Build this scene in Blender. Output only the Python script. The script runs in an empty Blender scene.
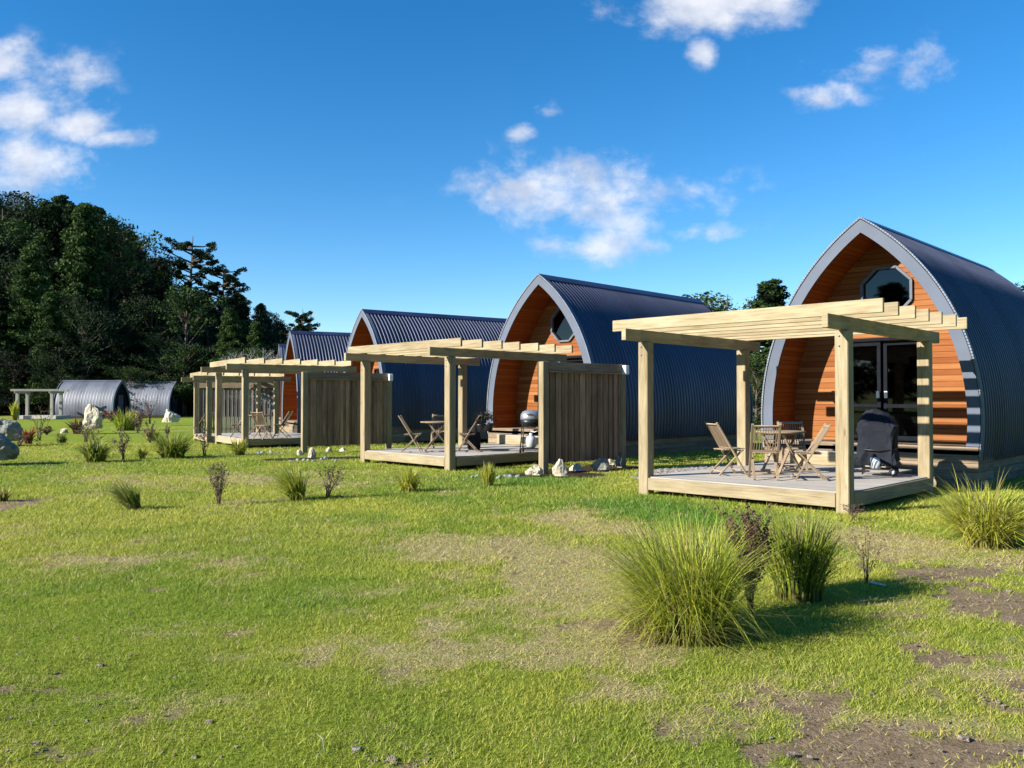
import bpy, math, random
import numpy as np
from mathutils import Vector, Matrix
random.seed(7); rng = np.random.default_rng(11)
sc = bpy.context.scene; COL = sc.collection
F_, HY, EYE = 820.0, 399.5, 1.6
def at(px, py):
    y = EYE*F_/(py-HY); return ((px-512)/F_*y, y)

# ------------------------------------------------------------------ materials
def nmat(name):
    m = bpy.data.materials.new(name); m.use_nodes = True
    nt = m.node_tree; b = nt.nodes['Principled BSDF']; return m, nt, b
def N(nt, t, **k):
    n = nt.nodes.new(t)
    for a, v in k.items():
        if a.startswith('i_'): n.inputs[a[2:].replace('_', ' ')].default_value = v
        else: setattr(n, a, v)
    return n
def ramp(nt, stops, fac=None):
    r = nt.nodes.new('ShaderNodeValToRGB'); e = r.color_ramp.elements
    while len(e) < len(stops): e.new(.5)
    for i, (p, c) in enumerate(stops):
        e[i].position = p; e[i].color = (*c, 1) if len(c) == 3 else c
    if fac is not None: nt.links.new(fac, r.inputs[0])
    return r
def math_(nt, op, a, b=None, c=None, clamp=False):
    n = nt.nodes.new('ShaderNodeMath'); n.operation = op; n.use_clamp = clamp
    for i, v in enumerate((a, b, c)):
        if v is None: continue
        if isinstance(v, (int, float)): n.inputs[i].default_value = v
        else: nt.links.new(v, n.inputs[i])
    return n.outputs[0]
def mixc(nt, fac, a, b, mode='MIX'):
    n = nt.nodes.new('ShaderNodeMix'); n.data_type = 'RGBA'; n.blend_type = mode
    for i, v in ((0, fac), (6, a), (7, b)):
        if isinstance(v, (int, float)): n.inputs[i].default_value = v
        elif isinstance(v, tuple): n.inputs[i].default_value = (*v, 1)
        else: nt.links.new(v, n.inputs[i])
    return n.outputs[2]
def bump(nt, b, h, strength=.3, dist=.01):
    n = nt.nodes.new('ShaderNodeBump'); n.inputs['Strength'].default_value = strength
    n.inputs['Distance'].default_value = dist
    nt.links.new(h, n.inputs['Height']); nt.links.new(n.outputs[0], b.inputs['Normal'])

def wood(name, c0, c1, c2, rough=.75, knots=.35, var=.25, grain=1.0, stain=0.0):
    """UV runs along the board in metres; rnd attribute is one value per board"""
    m, nt, b = nmat(name); L = nt.links
    uv = N(nt, 'ShaderNodeUVMap'); uv.uv_map = 'uv'
    mp = N(nt, 'ShaderNodeMapping'); mp.inputs['Scale'].default_value = (2.2*grain, 38*grain, 1)
    L.new(uv.outputs[0], mp.inputs[0])
    n1 = N(nt, 'ShaderNodeTexNoise', i_Scale=1.0, i_Detail=5.0, i_Roughness=.65); L.new(mp.outputs[0], n1.inputs['Vector'])
    mp2 = N(nt, 'ShaderNodeMapping'); mp2.inputs['Scale'].default_value = (.9, 4, 1); L.new(uv.outputs[0], mp2.inputs[0])
    n2 = N(nt, 'ShaderNodeTexNoise', i_Scale=1.0, i_Detail=3.0); L.new(mp2.outputs[0], n2.inputs['Vector'])
    f = math_(nt, 'ADD', math_(nt, 'MULTIPLY', n1.outputs[0], .65), math_(nt, 'MULTIPLY', n2.outputs[0], .45))
    r = ramp(nt, [(.38, c0), (.55, c1), (.72, c2)], f)
    col = r.outputs[0]
    if knots:
        mp3 = N(nt, 'ShaderNodeMapping'); mp3.inputs['Scale'].default_value = (1.6, 5.5, 1); L.new(uv.outputs[0], mp3.inputs[0])
        vo = N(nt, 'ShaderNodeTexVoronoi', i_Scale=1.0); L.new(mp3.outputs[0], vo.inputs['Vector'])
        k = ramp(nt, [(.05, (1, 1, 1)), (.13, (0, 0, 0))], vo.outputs['Distance'])
        col = mixc(nt, math_(nt, 'MULTIPLY', k.outputs[0], knots), col, tuple(x*.35 for x in c0))
    at_ = N(nt, 'ShaderNodeAttribute'); at_.attribute_name = 'rnd'
    mp4 = N(nt, 'ShaderNodeMapping'); mp4.inputs['Scale'].default_value = (1.3, 9, 1); L.new(uv.outputs[0], mp4.inputs[0])
    n4 = N(nt, 'ShaderNodeTexNoise', i_Scale=1.0, i_Detail=6.0, i_Roughness=.7); L.new(mp4.outputs[0], n4.inputs['Vector'])
    st_ = ramp(nt, [(.42, (0, 0, 0)), (.68, (1, 1, 1))], n4.outputs[0]); col = mixc(nt, math_(nt, 'MULTIPLY', st_.outputs[0], .5), col, tuple(x*.62 for x in c1))
    v = math_(nt, 'ADD', math_(nt, 'MULTIPLY', at_.outputs['Fac'], var*2), 1-var)
    mul = N(nt, 'ShaderNodeVectorMath'); mul.operation = 'SCALE'; L.new(col, mul.inputs[0]); L.new(v, mul.inputs['Scale'])
    L.new(mul.outputs[0], b.inputs['Base Color']); b.inputs['Roughness'].default_value = rough
    b.inputs['Specular IOR Level'].default_value = .10
    bump(nt, b, n1.outputs[0], .35, .004)
    return m
def plain(name, c, rough=.6, metal=0, spec=.5, nscale=6, var=.15, bmp=.1):
    m, nt, b = nmat(name)
    tc = N(nt, 'ShaderNodeTexCoord'); n = N(nt, 'ShaderNodeTexNoise', i_Scale=float(nscale), i_Detail=6.0)
    nt.links.new(tc.outputs['Object'], n.inputs['Vector'])
    r = ramp(nt, [(.3, tuple(x*(1-var) for x in c)), (.7, tuple(min(1, x*(1+var)) for x in c))], n.outputs[0])
    nt.links.new(r.outputs[0], b.inputs['Base Color']); b.inputs['Roughness'].default_value = rough
    b.inputs['Metallic'].default_value = metal; b.inputs['Specular IOR Level'].default_value = spec
    if bmp: bump(nt, b, n.outputs[0], bmp, .01)
    return m
M = {}
M['pine'] = wood('pine_timber', (.19, .14, .075), (.33, .265, .16), (.41, .345, .225), var=.14)
M['post'] = wood('pine_post', (.17, .125, .065), (.30, .24, .145), (.38, .32, .205), knots=.55, var=.10)
M['deck'] = wood('weathered_decking', (.28, .255, .215), (.40, .37, .32), (.48, .45, .395), knots=.1, var=.12)
M['fence'] = wood('weathered_fence', (.15, .088, .052), (.31, .20, .125), (.44, .31, .21), knots=.15, var=.35)
M['base'] = wood('base_boards', (.13, .09, .055), (.24, .18, .12), (.34, .27, .19), knots=.2, var=.2)
M['teak'] = wood('grey_teak', (.17, .12, .075), (.29, .215, .14), (.39, .31, .22), knots=0, var=.15)
M['mesh_fascia'] = None

def cladding(name, c0, c1, c2, pitch=.115, vertical=False):
    m, nt, b = nmat(name); L = nt.links
    uv = N(nt, 'ShaderNodeUVMap'); uv.uv_map = 'uv'
    sep = N(nt, 'ShaderNodeSeparateXYZ'); L.new(uv.outputs[0], sep.inputs[0])
    q = math_(nt, 'DIVIDE', sep.outputs[1], pitch); fl = math_(nt, 'FLOOR', q); fr = math_(nt, 'SUBTRACT', q, fl)
    wn = N(nt, 'ShaderNodeTexWhiteNoise'); wn.noise_dimensions = '1D'; L.new(fl, wn.inputs['W'])
    cmb = N(nt, 'ShaderNodeCombineXYZ')
    L.new(math_(nt, 'ADD', math_(nt, 'MULTIPLY', sep.outputs[0], 1.6), math_(nt, 'MULTIPLY', wn.outputs[0], 37.0)), cmb.inputs[0])
    L.new(math_(nt, 'MULTIPLY', sep.outputs[1], 28.0), cmb.inputs[1])
    n1 = N(nt, 'ShaderNodeTexNoise', i_Scale=1.0, i_Detail=5.0, i_Roughness=.6); L.new(cmb.outputs[0], n1.inputs['Vector'])
    f = math_(nt, 'ADD', math_(nt, 'MULTIPLY', n1.outputs[0], .6), math_(nt, 'MULTIPLY', wn.outputs[0], .4))
    r = ramp(nt, [(.25, c0), (.5, c1), (.75, c2)], f)
    groove = ramp(nt, [(0, (0, 0, 0)), (.06, (1, 1, 1)), (.94, (1, 1, 1)), (1, (0, 0, 0))], fr)
    col = mixc(nt, groove.outputs[0], tuple(x*.3 for x in c0), r.outputs[0])  # shadow in the gaps between boards painted as dark lines, besides the bump
    L.new(col, b.inputs['Base Color']); b.inputs['Roughness'].default_value = .6
    b.inputs['Specular IOR Level'].default_value = .08
    bump(nt, b, groove.outputs[0], .6, .012)
    return m
M['cedar'] = cladding('cedar_cladding', (.19, .058, .017), (.255, .092, .028), (.33, .145, .05))
M['lining'] = cladding('cedar_lining', (.23, .052, .010), (.28, .070, .013), (.33, .095, .019), pitch=.1)

def iron(name, c, rough=.42, metal=.35):
    m, nt, b = nmat(name); L = nt.links
    tc = N(nt, 'ShaderNodeTexCoord'); n = N(nt, 'ShaderNodeTexNoise', i_Scale=1.3, i_Detail=6.0); L.new(tc.outputs['Object'], n.inputs['Vector'])
    r = ramp(nt, [(.3, tuple(x*.85 for x in c)), (.7, tuple(x*1.12 for x in c))], n.outputs[0])
    sp = N(nt, 'ShaderNodeSeparateXYZ'); L.new(tc.outputs['Object'], sp.inputs[0])
    wn = N(nt, 'ShaderNodeTexWhiteNoise'); wn.noise_dimensions = '1D'; L.new(math_(nt, 'FLOOR', math_(nt, 'DIVIDE', sp.outputs[0], .762)), wn.inputs['W'])
    vm = N(nt, 'ShaderNodeVectorMath'); vm.operation = 'SCALE'; L.new(r.outputs[0], vm.inputs[0]); L.new(math_(nt, 'ADD', math_(nt, 'MULTIPLY', wn.outputs[0], .3), .85), vm.inputs['Scale'])
    L.new(vm.outputs[0], b.inputs['Base Color'])
    rr = ramp(nt, [(.3, (rough-.06,)*3), (.7, (rough+.08,)*3)], n.outputs[0]); L.new(rr.outputs[0], b.inputs['Roughness'])
    b.inputs['Metallic'].default_value = metal; b.inputs['Specular IOR Level'].default_value = .4
    return m
M['iron'] = iron('blue_grey_iron', (.052, .060, .096), .48, .22)
M['iron_far'] = iron('pale_grey_iron', (.115, .125, .15), .5, .15)
M['flash'] = iron('grey_flashing', (.125, .145, .185), .7, .0)
M['flash'].node_tree.nodes['Principled BSDF'].inputs['Specular IOR Level'].default_value = .12
M['ridge'] = iron('ridge_flashing', (.03, .042, .10), .4, .3)
M['screw'] = plain('galvanised_screws', (.20, .22, .26), .8, .0, .1)
M['alu'] = plain('dark_aluminium', (.012, .014, .018), .9, .0, .02)
M['wframe'] = plain('grey_window_frame', (.13, .145, .17), .8, .0, .1)
M['white'] = plain('white_plastic', (.8, .8, .78), .4)
M['char'] = plain('charcoal_canvas', (.014, .016, .023), .8, .0, .15, nscale=9, bmp=.4)
M['black'] = plain('black_metal', (.012, .012, .014), .4, .1)
M['steel'] = plain('silver_lid', (.35, .37, .40), .3, .6)
M['gas'] = plain('gas_bottle_paint', (.55, .56, .56), .4, .1)
M['rubber'] = plain('rubber', (.02, .02, .02), .8)
M['bark'] = plain('bark', (.10, .075, .055), .95, nscale=14, var=.5, bmp=.6)
M['dead'] = plain('dead_wood', (.30, .28, .27), .9, nscale=14, var=.3)
M['twig'] = plain('dark_twig', (.11, .07, .055), .9, nscale=20, var=.4)
M['floor'] = plain('dark_floor', (.12, .08, .05), .5)
M['bed'] = plain('bed_linen', (.45, .45, .45), .9)
M['stick'] = plain('white_stake', (.75, .74, .7), .6)
def glass():
    m = bpy.data.materials.new('tinted_glass'); m.use_nodes = True; nt = m.node_tree; nt.nodes.clear()
    o = N(nt, 'ShaderNodeOutputMaterial'); g = N(nt, 'ShaderNodeBsdfGlossy'); g.inputs['Roughness'].default_value = .02
    t = N(nt, 'ShaderNodeBsdfTransparent'); t.inputs[0].default_value = (.16, .17, .18, 1)
    fr = N(nt, 'ShaderNodeFresnel'); fr.inputs[0].default_value = 1.55
    mx = N(nt, 'ShaderNodeMixShader'); nt.links.new(fr.outputs[0], mx.inputs[0])
    nt.links.new(t.outputs[0], mx.inputs[1]); nt.links.new(g.outputs[0], mx.inputs[2]); nt.links.new(mx.outputs[0], o.inputs[0])
    return m
M['glass'] = glass()
def leafmat(name, attr='col', trans=.35, rough=.55, mul=1.0, spec=.3):
    m = bpy.data.materials.new(name); m.use_nodes = True; nt = m.node_tree; b = nt.nodes['Principled BSDF']; L = nt.links
    a = N(nt, 'ShaderNodeAttribute'); a.attribute_name = attr
    c = mixc(nt, 1.0, a.outputs['Color'], (mul, mul, mul), 'MULTIPLY')
    L.new(c, b.inputs['Base Color']); b.inputs['Roughness'].default_value = rough; b.inputs['Specular IOR Level'].default_value = spec
    t = N(nt, 'ShaderNodeBsdfTranslucent'); L.new(c, t.inputs[0])
    mx = N(nt, 'ShaderNodeMixShader'); mx.inputs[0].default_value = trans
    L.new(b.outputs[0], mx.inputs[1]); L.new(t.outputs[0], mx.inputs[2]); L.new(mx.outputs[0], nt.nodes['Material Output'].inputs[0])
    return m
M['leaf'] = leafmat('leaves'); M['needle'] = leafmat('pine_needles', trans=.15, rough=.8, spec=.08); M['blade'] = leafmat('grass_blades', trans=.4, rough=.6)
def rockmat(name, c0, c1, c2, sc_=3.0):
    m, nt, b = nmat(name); L = nt.links
    tc = N(nt, 'ShaderNodeTexCoord'); n = N(nt, 'ShaderNodeTexNoise', i_Scale=sc_, i_Detail=9.0, i_Roughness=.65); L.new(tc.outputs['Object'], n.inputs['Vector'])
    v = N(nt, 'ShaderNodeTexVoronoi', i_Scale=sc_*3); v.feature = 'DISTANCE_TO_EDGE'; L.new(tc.outputs['Object'], v.inputs['Vector'])
    r = ramp(nt, [(.3, c0), (.5, c1), (.7, c2)], n.outputs[0]); L.new(r.outputs[0], b.inputs['Base Color'])
    b.inputs['Roughness'].default_value = .9; b.inputs['Specular IOR Level'].default_value = .2
    bump(nt, b, math_(nt, 'ADD', n.outputs[0], math_(nt, 'MULTIPLY', v.outputs[0], .5)), .8, .06)
    return m
M['rock_white'] = rockmat('cream_rock', (.30, .25, .17), (.52, .46, .34), (.66, .60, .49))
M['rock_grey'] = rockmat('grey_green_rock', (.12, .125, .10), (.22, .225, .185), (.34, .34, .30))
M['clod'] = rockmat('soil_clod', (.14, .11, .08), (.30, .25, .19), (.52, .47, .40), 30)
M['gravelm'] = rockmat('gravel_stone', (.22, .20, .17), (.36, .33, .29), (.5, .47, .42), 14)
M['pebble'] = rockmat('grey_pebble', (.16, .17, .18), (.28, .29, .30), (.42, .43, .44), 8)

# ------------------------------------------------------------------ mesh helpers
class MB:
    def __init__(s): s.v = []; s.f = []; s.uv = []; s.r = []; s.sm = []
    def add(s, verts, faces, uvs=None, rnd=None, smooth=False):
        o = len(s.v); s.v += [tuple(p) for p in verts]
        r = random.random() if rnd is None else rnd
        for i, f in enumerate(faces):
            s.f.append(tuple(a+o for a in f)); s.r.append(r); s.sm.append(smooth)
            s.uv.append(uvs[i] if uvs else [(0, 0)]*len(f))
    def box(s, c, size, rot=None, rnd=None):
        x, y, z = [a/2 for a in size]; c = Vector(c)
        vs = [Vector((sx*x, sy*y, sz*z)) for sx in (-1, 1) for sy in (-1, 1) for sz in (-1, 1)]
        fs = [(0, 1, 3, 2), (4, 6, 7, 5), (0, 4, 5, 1), (2, 3, 7, 6), (0, 2, 6, 4), (1, 5, 7, 3)]
        la = max(range(3), key=lambda i: size[i]); ox, oy = random.random()*50, random.random()*50
        uvs = []
        for f in fs:
            l = []
            ax = [a for a in range(3) if max(vs[i][a] for i in f)-min(vs[i][a] for i in f) > 1e-9]
            other = [a for a in ax if a != la]
            for i in f:
                p = vs[i]
                if la in ax: l.append((p[la]+ox, p[other[0]]+oy+other[0]*1.3))
                else: l.append((p[ax[0]]*.1+ox, p[ax[1]]+oy))
            uvs.append(l)
        if rot is not None: vs = [rot @ v for v in vs]
        s.add([v+c for v in vs], fs, uvs, rnd)
    def beam(s, a, b, w, h, up=(0, 0, 1), rnd=None):
        a, b = Vector(a), Vector(b); d = b-a; L = d.length; x = d/L
        y = Vector(up).cross(x).normalized(); z = x.cross(y)
        rot = Matrix((x, y, z)).transposed()
        s.box((a+b)/2, (L, w, h), rot, rnd)
    def tube(s, pts, rad, n=8, cap=True, rnd=None):
        pts = [Vector(p) for p in pts]; rings = []
        if not hasattr(rad, '__len__'): rad = [rad]*len(pts)
        ref = Vector((.13, .21, .97))
        for i, p in enumerate(pts):
            d = (pts[min(i+1, len(pts)-1)]-pts[max(i-1, 0)]).normalized()
            if abs(d.dot(ref)) > .95: ref = Vector((1, .1, 0))
            a = d.cross(ref).normalized(); b = d.cross(a)
            rings.append([p+(a*math.cos(t)+b*math.sin(t))*rad[i] for t in [2*math.pi*k/n for k in range(n)]])
        vs = [q for r in rings for q in r]; fs = []
        for i in range(len(pts)-1):
            for k in range(n): fs.append((i*n+k, i*n+(k+1) % n, (i+1)*n+(k+1) % n, (i+1)*n+k))
        if cap: fs.append(tuple(range(n))[::-1]); fs.append(tuple((len(pts)-1)*n+k for k in range(n)))
        s.add(vs, fs, None, rnd, True)
    def lathe(s, prof, n=24, c=(0, 0, 0), rnd=None):
        vs = []; fs = []
        for r, z in prof:
            for k in range(n):
                t = 2*math.pi*k/n; vs.append((c[0]+r*math.cos(t), c[1]+r*math.sin(t), c[2]+z))
        for i in range(len(prof)-1):
            for k in range(n): fs.append((i*n+k, i*n+(k+1) % n, (i+1)*n+(k+1) % n, (i+1)*n+k))
        fs.append(tuple(range(n))[::-1]); fs.append(tuple((len(prof)-1)*n+k for k in range(n)))
        s.add(vs, fs, None, rnd, True)
    def build(s, name, mat, parent=None, bevel=0, loc=None):
        me = bpy.data.meshes.new(name); me.from_pydata(s.v, [], s.f)
        uvl = me.uv_layers.new(name='uv'); flat = [c for f in s.uv for p in f for c in p]; uvl.data.foreach_set('uv', flat)
        ca = me.attributes.new('rnd', 'FLOAT', 'FACE'); ca.data.foreach_set('value', s.r)
        me.polygons.foreach_set('use_smooth', s.sm); me.materials.append(mat); me.update()
        o = bpy.data.objects.new(name, me); COL.objects.link(o)
        if parent: o.parent = parent
        if loc: o.location = loc
        if bevel:
            b = o.modifiers.new('bevel', 'BEVEL'); b.width = bevel; b.segments = 1; b.limit_method = 'ANGLE'
        return o
def tag(o, label=None, cat=None, group=None, kind=None):
    for k, v in (('label', label), ('category', cat), ('group', group), ('kind', kind)):
        if v: o[k] = v
    return o
def empty(name, loc, rz=0, label=None, cat=None, group=None):
    o = bpy.data.objects.new(name, None); COL.objects.link(o); o.location = loc; o.rotation_euler = (0, 0, rz)
    o.empty_display_size = .2
    return tag(o, label, cat, group)
def copy_tree(o, parent=None):
    c = o.copy(); COL.objects.link(c)
    if parent: c.parent = parent
    for ch in [x for x in KIDS.get(o.name, [])]: copy_tree(ch, c)
    return c
KIDS = {}
def index_kids():
    KIDS.clear()
    for o in bpy.data.objects:
        if o.parent: KIDS.setdefault(o.parent.name, []).append(o)
def place(src, first, loc, rz, label, group=None):
    """first use moves the source itself, later ones copy it with its parts"""
    if first: o = src
    else: index_kids(); o = copy_tree(src)
    o.location = loc; o.rotation_euler = (0, 0, rz); o['label'] = label
    if group: o['group'] = group
    return o

# numpy colour mesh: arbitrary polys of equal size
def npmesh(name, V, k, C, mat, parent=None, smooth=False):
    """V (n*k,3) consecutive verts per face, k verts per face, C (nfaces,3)"""
    n = len(V)//k; me = bpy.data.meshes.new(name)
    me.vertices.add(n*k); me.vertices.foreach_set('co', V.astype(np.float32).ravel())
    me.loops.add(n*k); me.loops.foreach_set('vertex_index', np.arange(n*k, dtype=np.int32))
    me.polygons.add(n); me.polygons.foreach_set('loop_start', np.arange(0, n*k, k, dtype=np.int32))
    me.polygons.foreach_set('loop_total', np.full(n, k, dtype=np.int32))
    me.update(calc_edges=True)
    a = me.attributes.new('col', 'FLOAT_COLOR', 'FACE')
    a.data.foreach_set('color', np.concatenate([C, np.ones((n, 1))], 1).astype(np.float32).ravel())
    me.materials.append(mat)
    o = bpy.data.objects.new(name, me); COL.objects.link(o)
    if parent: o.parent = parent
    return o

# ------------------------------------------------------------------ noise
_perm = rng.random((256, 256))
def vnoise(x, y, s=1.0, o=0):
    x = np.asarray(x)/s+o*17.3+500; y = np.asarray(y)/s+o*9.1+500
    xi = np.floor(x).astype(int); yi = np.floor(y).astype(int); fx = x-xi; fy = y-yi
    fx = fx*fx*(3-2*fx); fy = fy*fy*(3-2*fy)
    g = lambda a, b: _perm[a % 256, b % 256]
    return (g(xi, yi)*(1-fx)+g(xi+1, yi)*fx)*(1-fy)+(g(xi, yi+1)*(1-fx)+g(xi+1, yi+1)*fx)*fy
def fbm(x, y, s=1.0, o=0, n=4):
    r = 0; a = .5; t = 0
    for i in range(n): r = r+a*vnoise(x, y, s/2**i, o+i); t += a; a *= .55
    return r/t
def sstep(a, b, x): t = np.clip((x-a)/(b-a), 0, 1); return t*t*(3-2*t)

# ------------------------------------------------------------------ ground masks (dry, dirt, lush)
def blob(x, y, px, py, rx, ry):
    cx, cy = at(px, py); x1 = at(px+rx, py)[0]-cx; y1 = abs(at(px, py-ry)[1]-at(px, py+ry)[1])/2
    return np.exp(-(((x-cx)/x1)**2+((y-cy)/y1)**2))
DRY = [(250, 560, 90, 8, .5), (330, 650, 80, 14, .45), (80, 560, 90, 8, .5), (480, 650, 80, 14, .5), (500, 560, 110, 24, .9), (600, 560, 70, 28, .8), (560, 517, 55, 8, 1.3), (610, 530, 45, 9, 1.2), (435, 626, 22, 10, 1.0), (420, 540, 60, 14, .6),
       (640, 640, 90, 30, .6), (770, 620, 60, 30, .5), (140, 630, 60, 12, .7), (190, 700, 90, 18, .8), (40, 720, 60, 40, .7),
       (930, 550, 95, 22, 1.2), (870, 600, 60, 16, .7), (620, 690, 60, 22, .5), (560, 740, 70, 20, .5), (150, 478, 140, 7, .8), (330, 480, 120, 6, .5),
       (460, 495, 40, 6, .6), (840, 720, 180, 40, .8), (1000, 680, 80, 40, .7), (890, 540, 40, 12, .8), (560, 600, 100, 16, .5), (20, 535, 30, 4, .4)]
DIRT = [(1010, 600, 70, 26, 1.3), (920, 568, 90, 9, 1.0), (800, 745, 130, 32, .92), (960, 755, 120, 26, .9), (930, 652, 90, 12, .85), (1010, 700, 70, 30, .75), (900, 615, 50, 6, .6), (850, 700, 90, 16, .7), (610, 620, 50, 6, .6), (80, 690, 60, 10, .7), (300, 690, 50, 5, .6), (150, 590, 40, 4, .55), (700, 700, 50, 12, .6),
        (400, 762, 45, 12, 1.0), (130, 634, 45, 7, .75), (180, 712, 60, 8, .7), (490, 572, 40, 5, .7), (520, 560, 40, 5, .5), (860, 690, 40, 10, .5), (15, 650, 18, 8, .6), (0, 690, 20, 6, .9), (230, 560, 16, 3, .6),
        (60, 745, 40, 12, .6), (735, 640, 40, 10, .5), (690, 636, 60, 8, .9), (10, 504, 30, 7, 2.2), (870, 745, 60, 14, 1.0), (745, 590, 50, 8, .6), (640, 590, 40, 7, .5)]
LUSH = [(620, 505, 90, 10, 1), (520, 480, 90, 10, 1), (700, 520, 100, 12, 1), (440, 500, 50, 8, .5), (60, 590, 40, 8, .4), (320, 600, 40, 10, .5), (420, 730, 60, 24, .5)]
def masks(x, y):
    n1 = fbm(x, y, 1.3, 1); n2 = fbm(x, y, .35, 5); n3 = fbm(x, y, 4.0, 9)
    d = sum(a*blob(x, y, *b) for *b, a in DRY); e = sum(a*blob(x, y, *b) for *b, a in DIRT); l = sum(a*blob(x, y, *b) for *b, a in LUSH)
    n4 = fbm(x, y, .12, 13, 2)
    dry = sstep(.42, 1.25, d*.85+(n1-.5)*1.5+(n2-.5)*1.3+(n4-.5)*.9+(n3-.5)*.7+.22)
    dirt = sstep(.50, .72, e*.88+(n1-.5)*.9+(n2-.5)*1.3+(n4-.5)*1.1)
    lush = np.clip(l*.9+(n3-.45)*.8, 0, 1)*(1-dry)
    return dry, dirt, lush
# paved beds: list of polygons-ish discs (gravel, mulch)
BEDS = []   # (x, y, rx, ry, rot, kind)
def bedmask(x, y, kind):
    m = np.zeros_like(x)
    for bx, by, rx, ry, rot, k in BEDS:
        if k != kind: continue
        c, s = math.cos(rot), math.sin(rot); dx = (x-bx)*c+(y-by)*s; dy = -(x-bx)*s+(y-by)*c
        q = (abs(dx/rx)**4+abs(dy/ry)**4)**.25+(fbm(x, y, .5, 3)-.5)*.35
        m = np.maximum(m, sstep(1.06, .97, q))
    return m

# ------------------------------------------------------------------ site layout
TH = [.79, .79, .60, .45, .35]
CAB = [(6.86, 16.04, 0), (.785, 23.3, 0), (-5.9, 32.4, 0), (-10.85, 40.2, -.2), (-13.95, 49.2, -.25)]
PER = [(4.66, 11.50, .79, 3.37, 3.27, 0), (-1.40, 18.55, .77, 3.37, 3.27, 0), (-8.75, 26.9, .59, 3.37, 3.27, 0), (-12.3, 33.3, .52, 3.2, 2.7, -.2)]
def loc_(o, a, b):   # a along v (towards the cabin), b along u (left)
    x, y, t = o; return (x+a*math.cos(t)-b*math.sin(t), y+a*math.sin(t)+b*math.cos(t))
def ground_z(x, y):
    """gentle fall towards the far end of the lawn, hill beyond on the left"""
    x = np.asarray(x, float); y = np.asarray(y, float)
    z = -.2*sstep(29, 34, y)
    hx = sstep(-.17, -.62, x/np.maximum(y, 60))
    hill = sstep(84, 185, y)*hx*27
    far = sstep(150, 420, np.hypot(x, y))*(8+14*vnoise(x, y, 90, 4))
    near = (fbm(x, y, 2.2, 2, 3)-.5)*.05*sstep(2, 5, y)*(1-sstep(14, 22, y))
    return z+hill+np.where(y > 60, far, far*.8)+near

BEDS += [(*loc_((6.33, 14.97, .79), .8, 3.4), 1.7, 1.3, .79, 'gravel'), (3.9, 17.2, 1.6, .8, .79, 'gravel'),
         (*loc_((6.77, 16.02, .79), 3.5, 3.1), 4.2, .9, .79, 'gravel'),
         (*at(556, 475), 1.0, .55, .1, 'mulch'), (*at(588, 469), 1.6, .62, .70, 'mulch'), (*at(318, 458.5), 1.4, .5, .4, 'mulch')]

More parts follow.
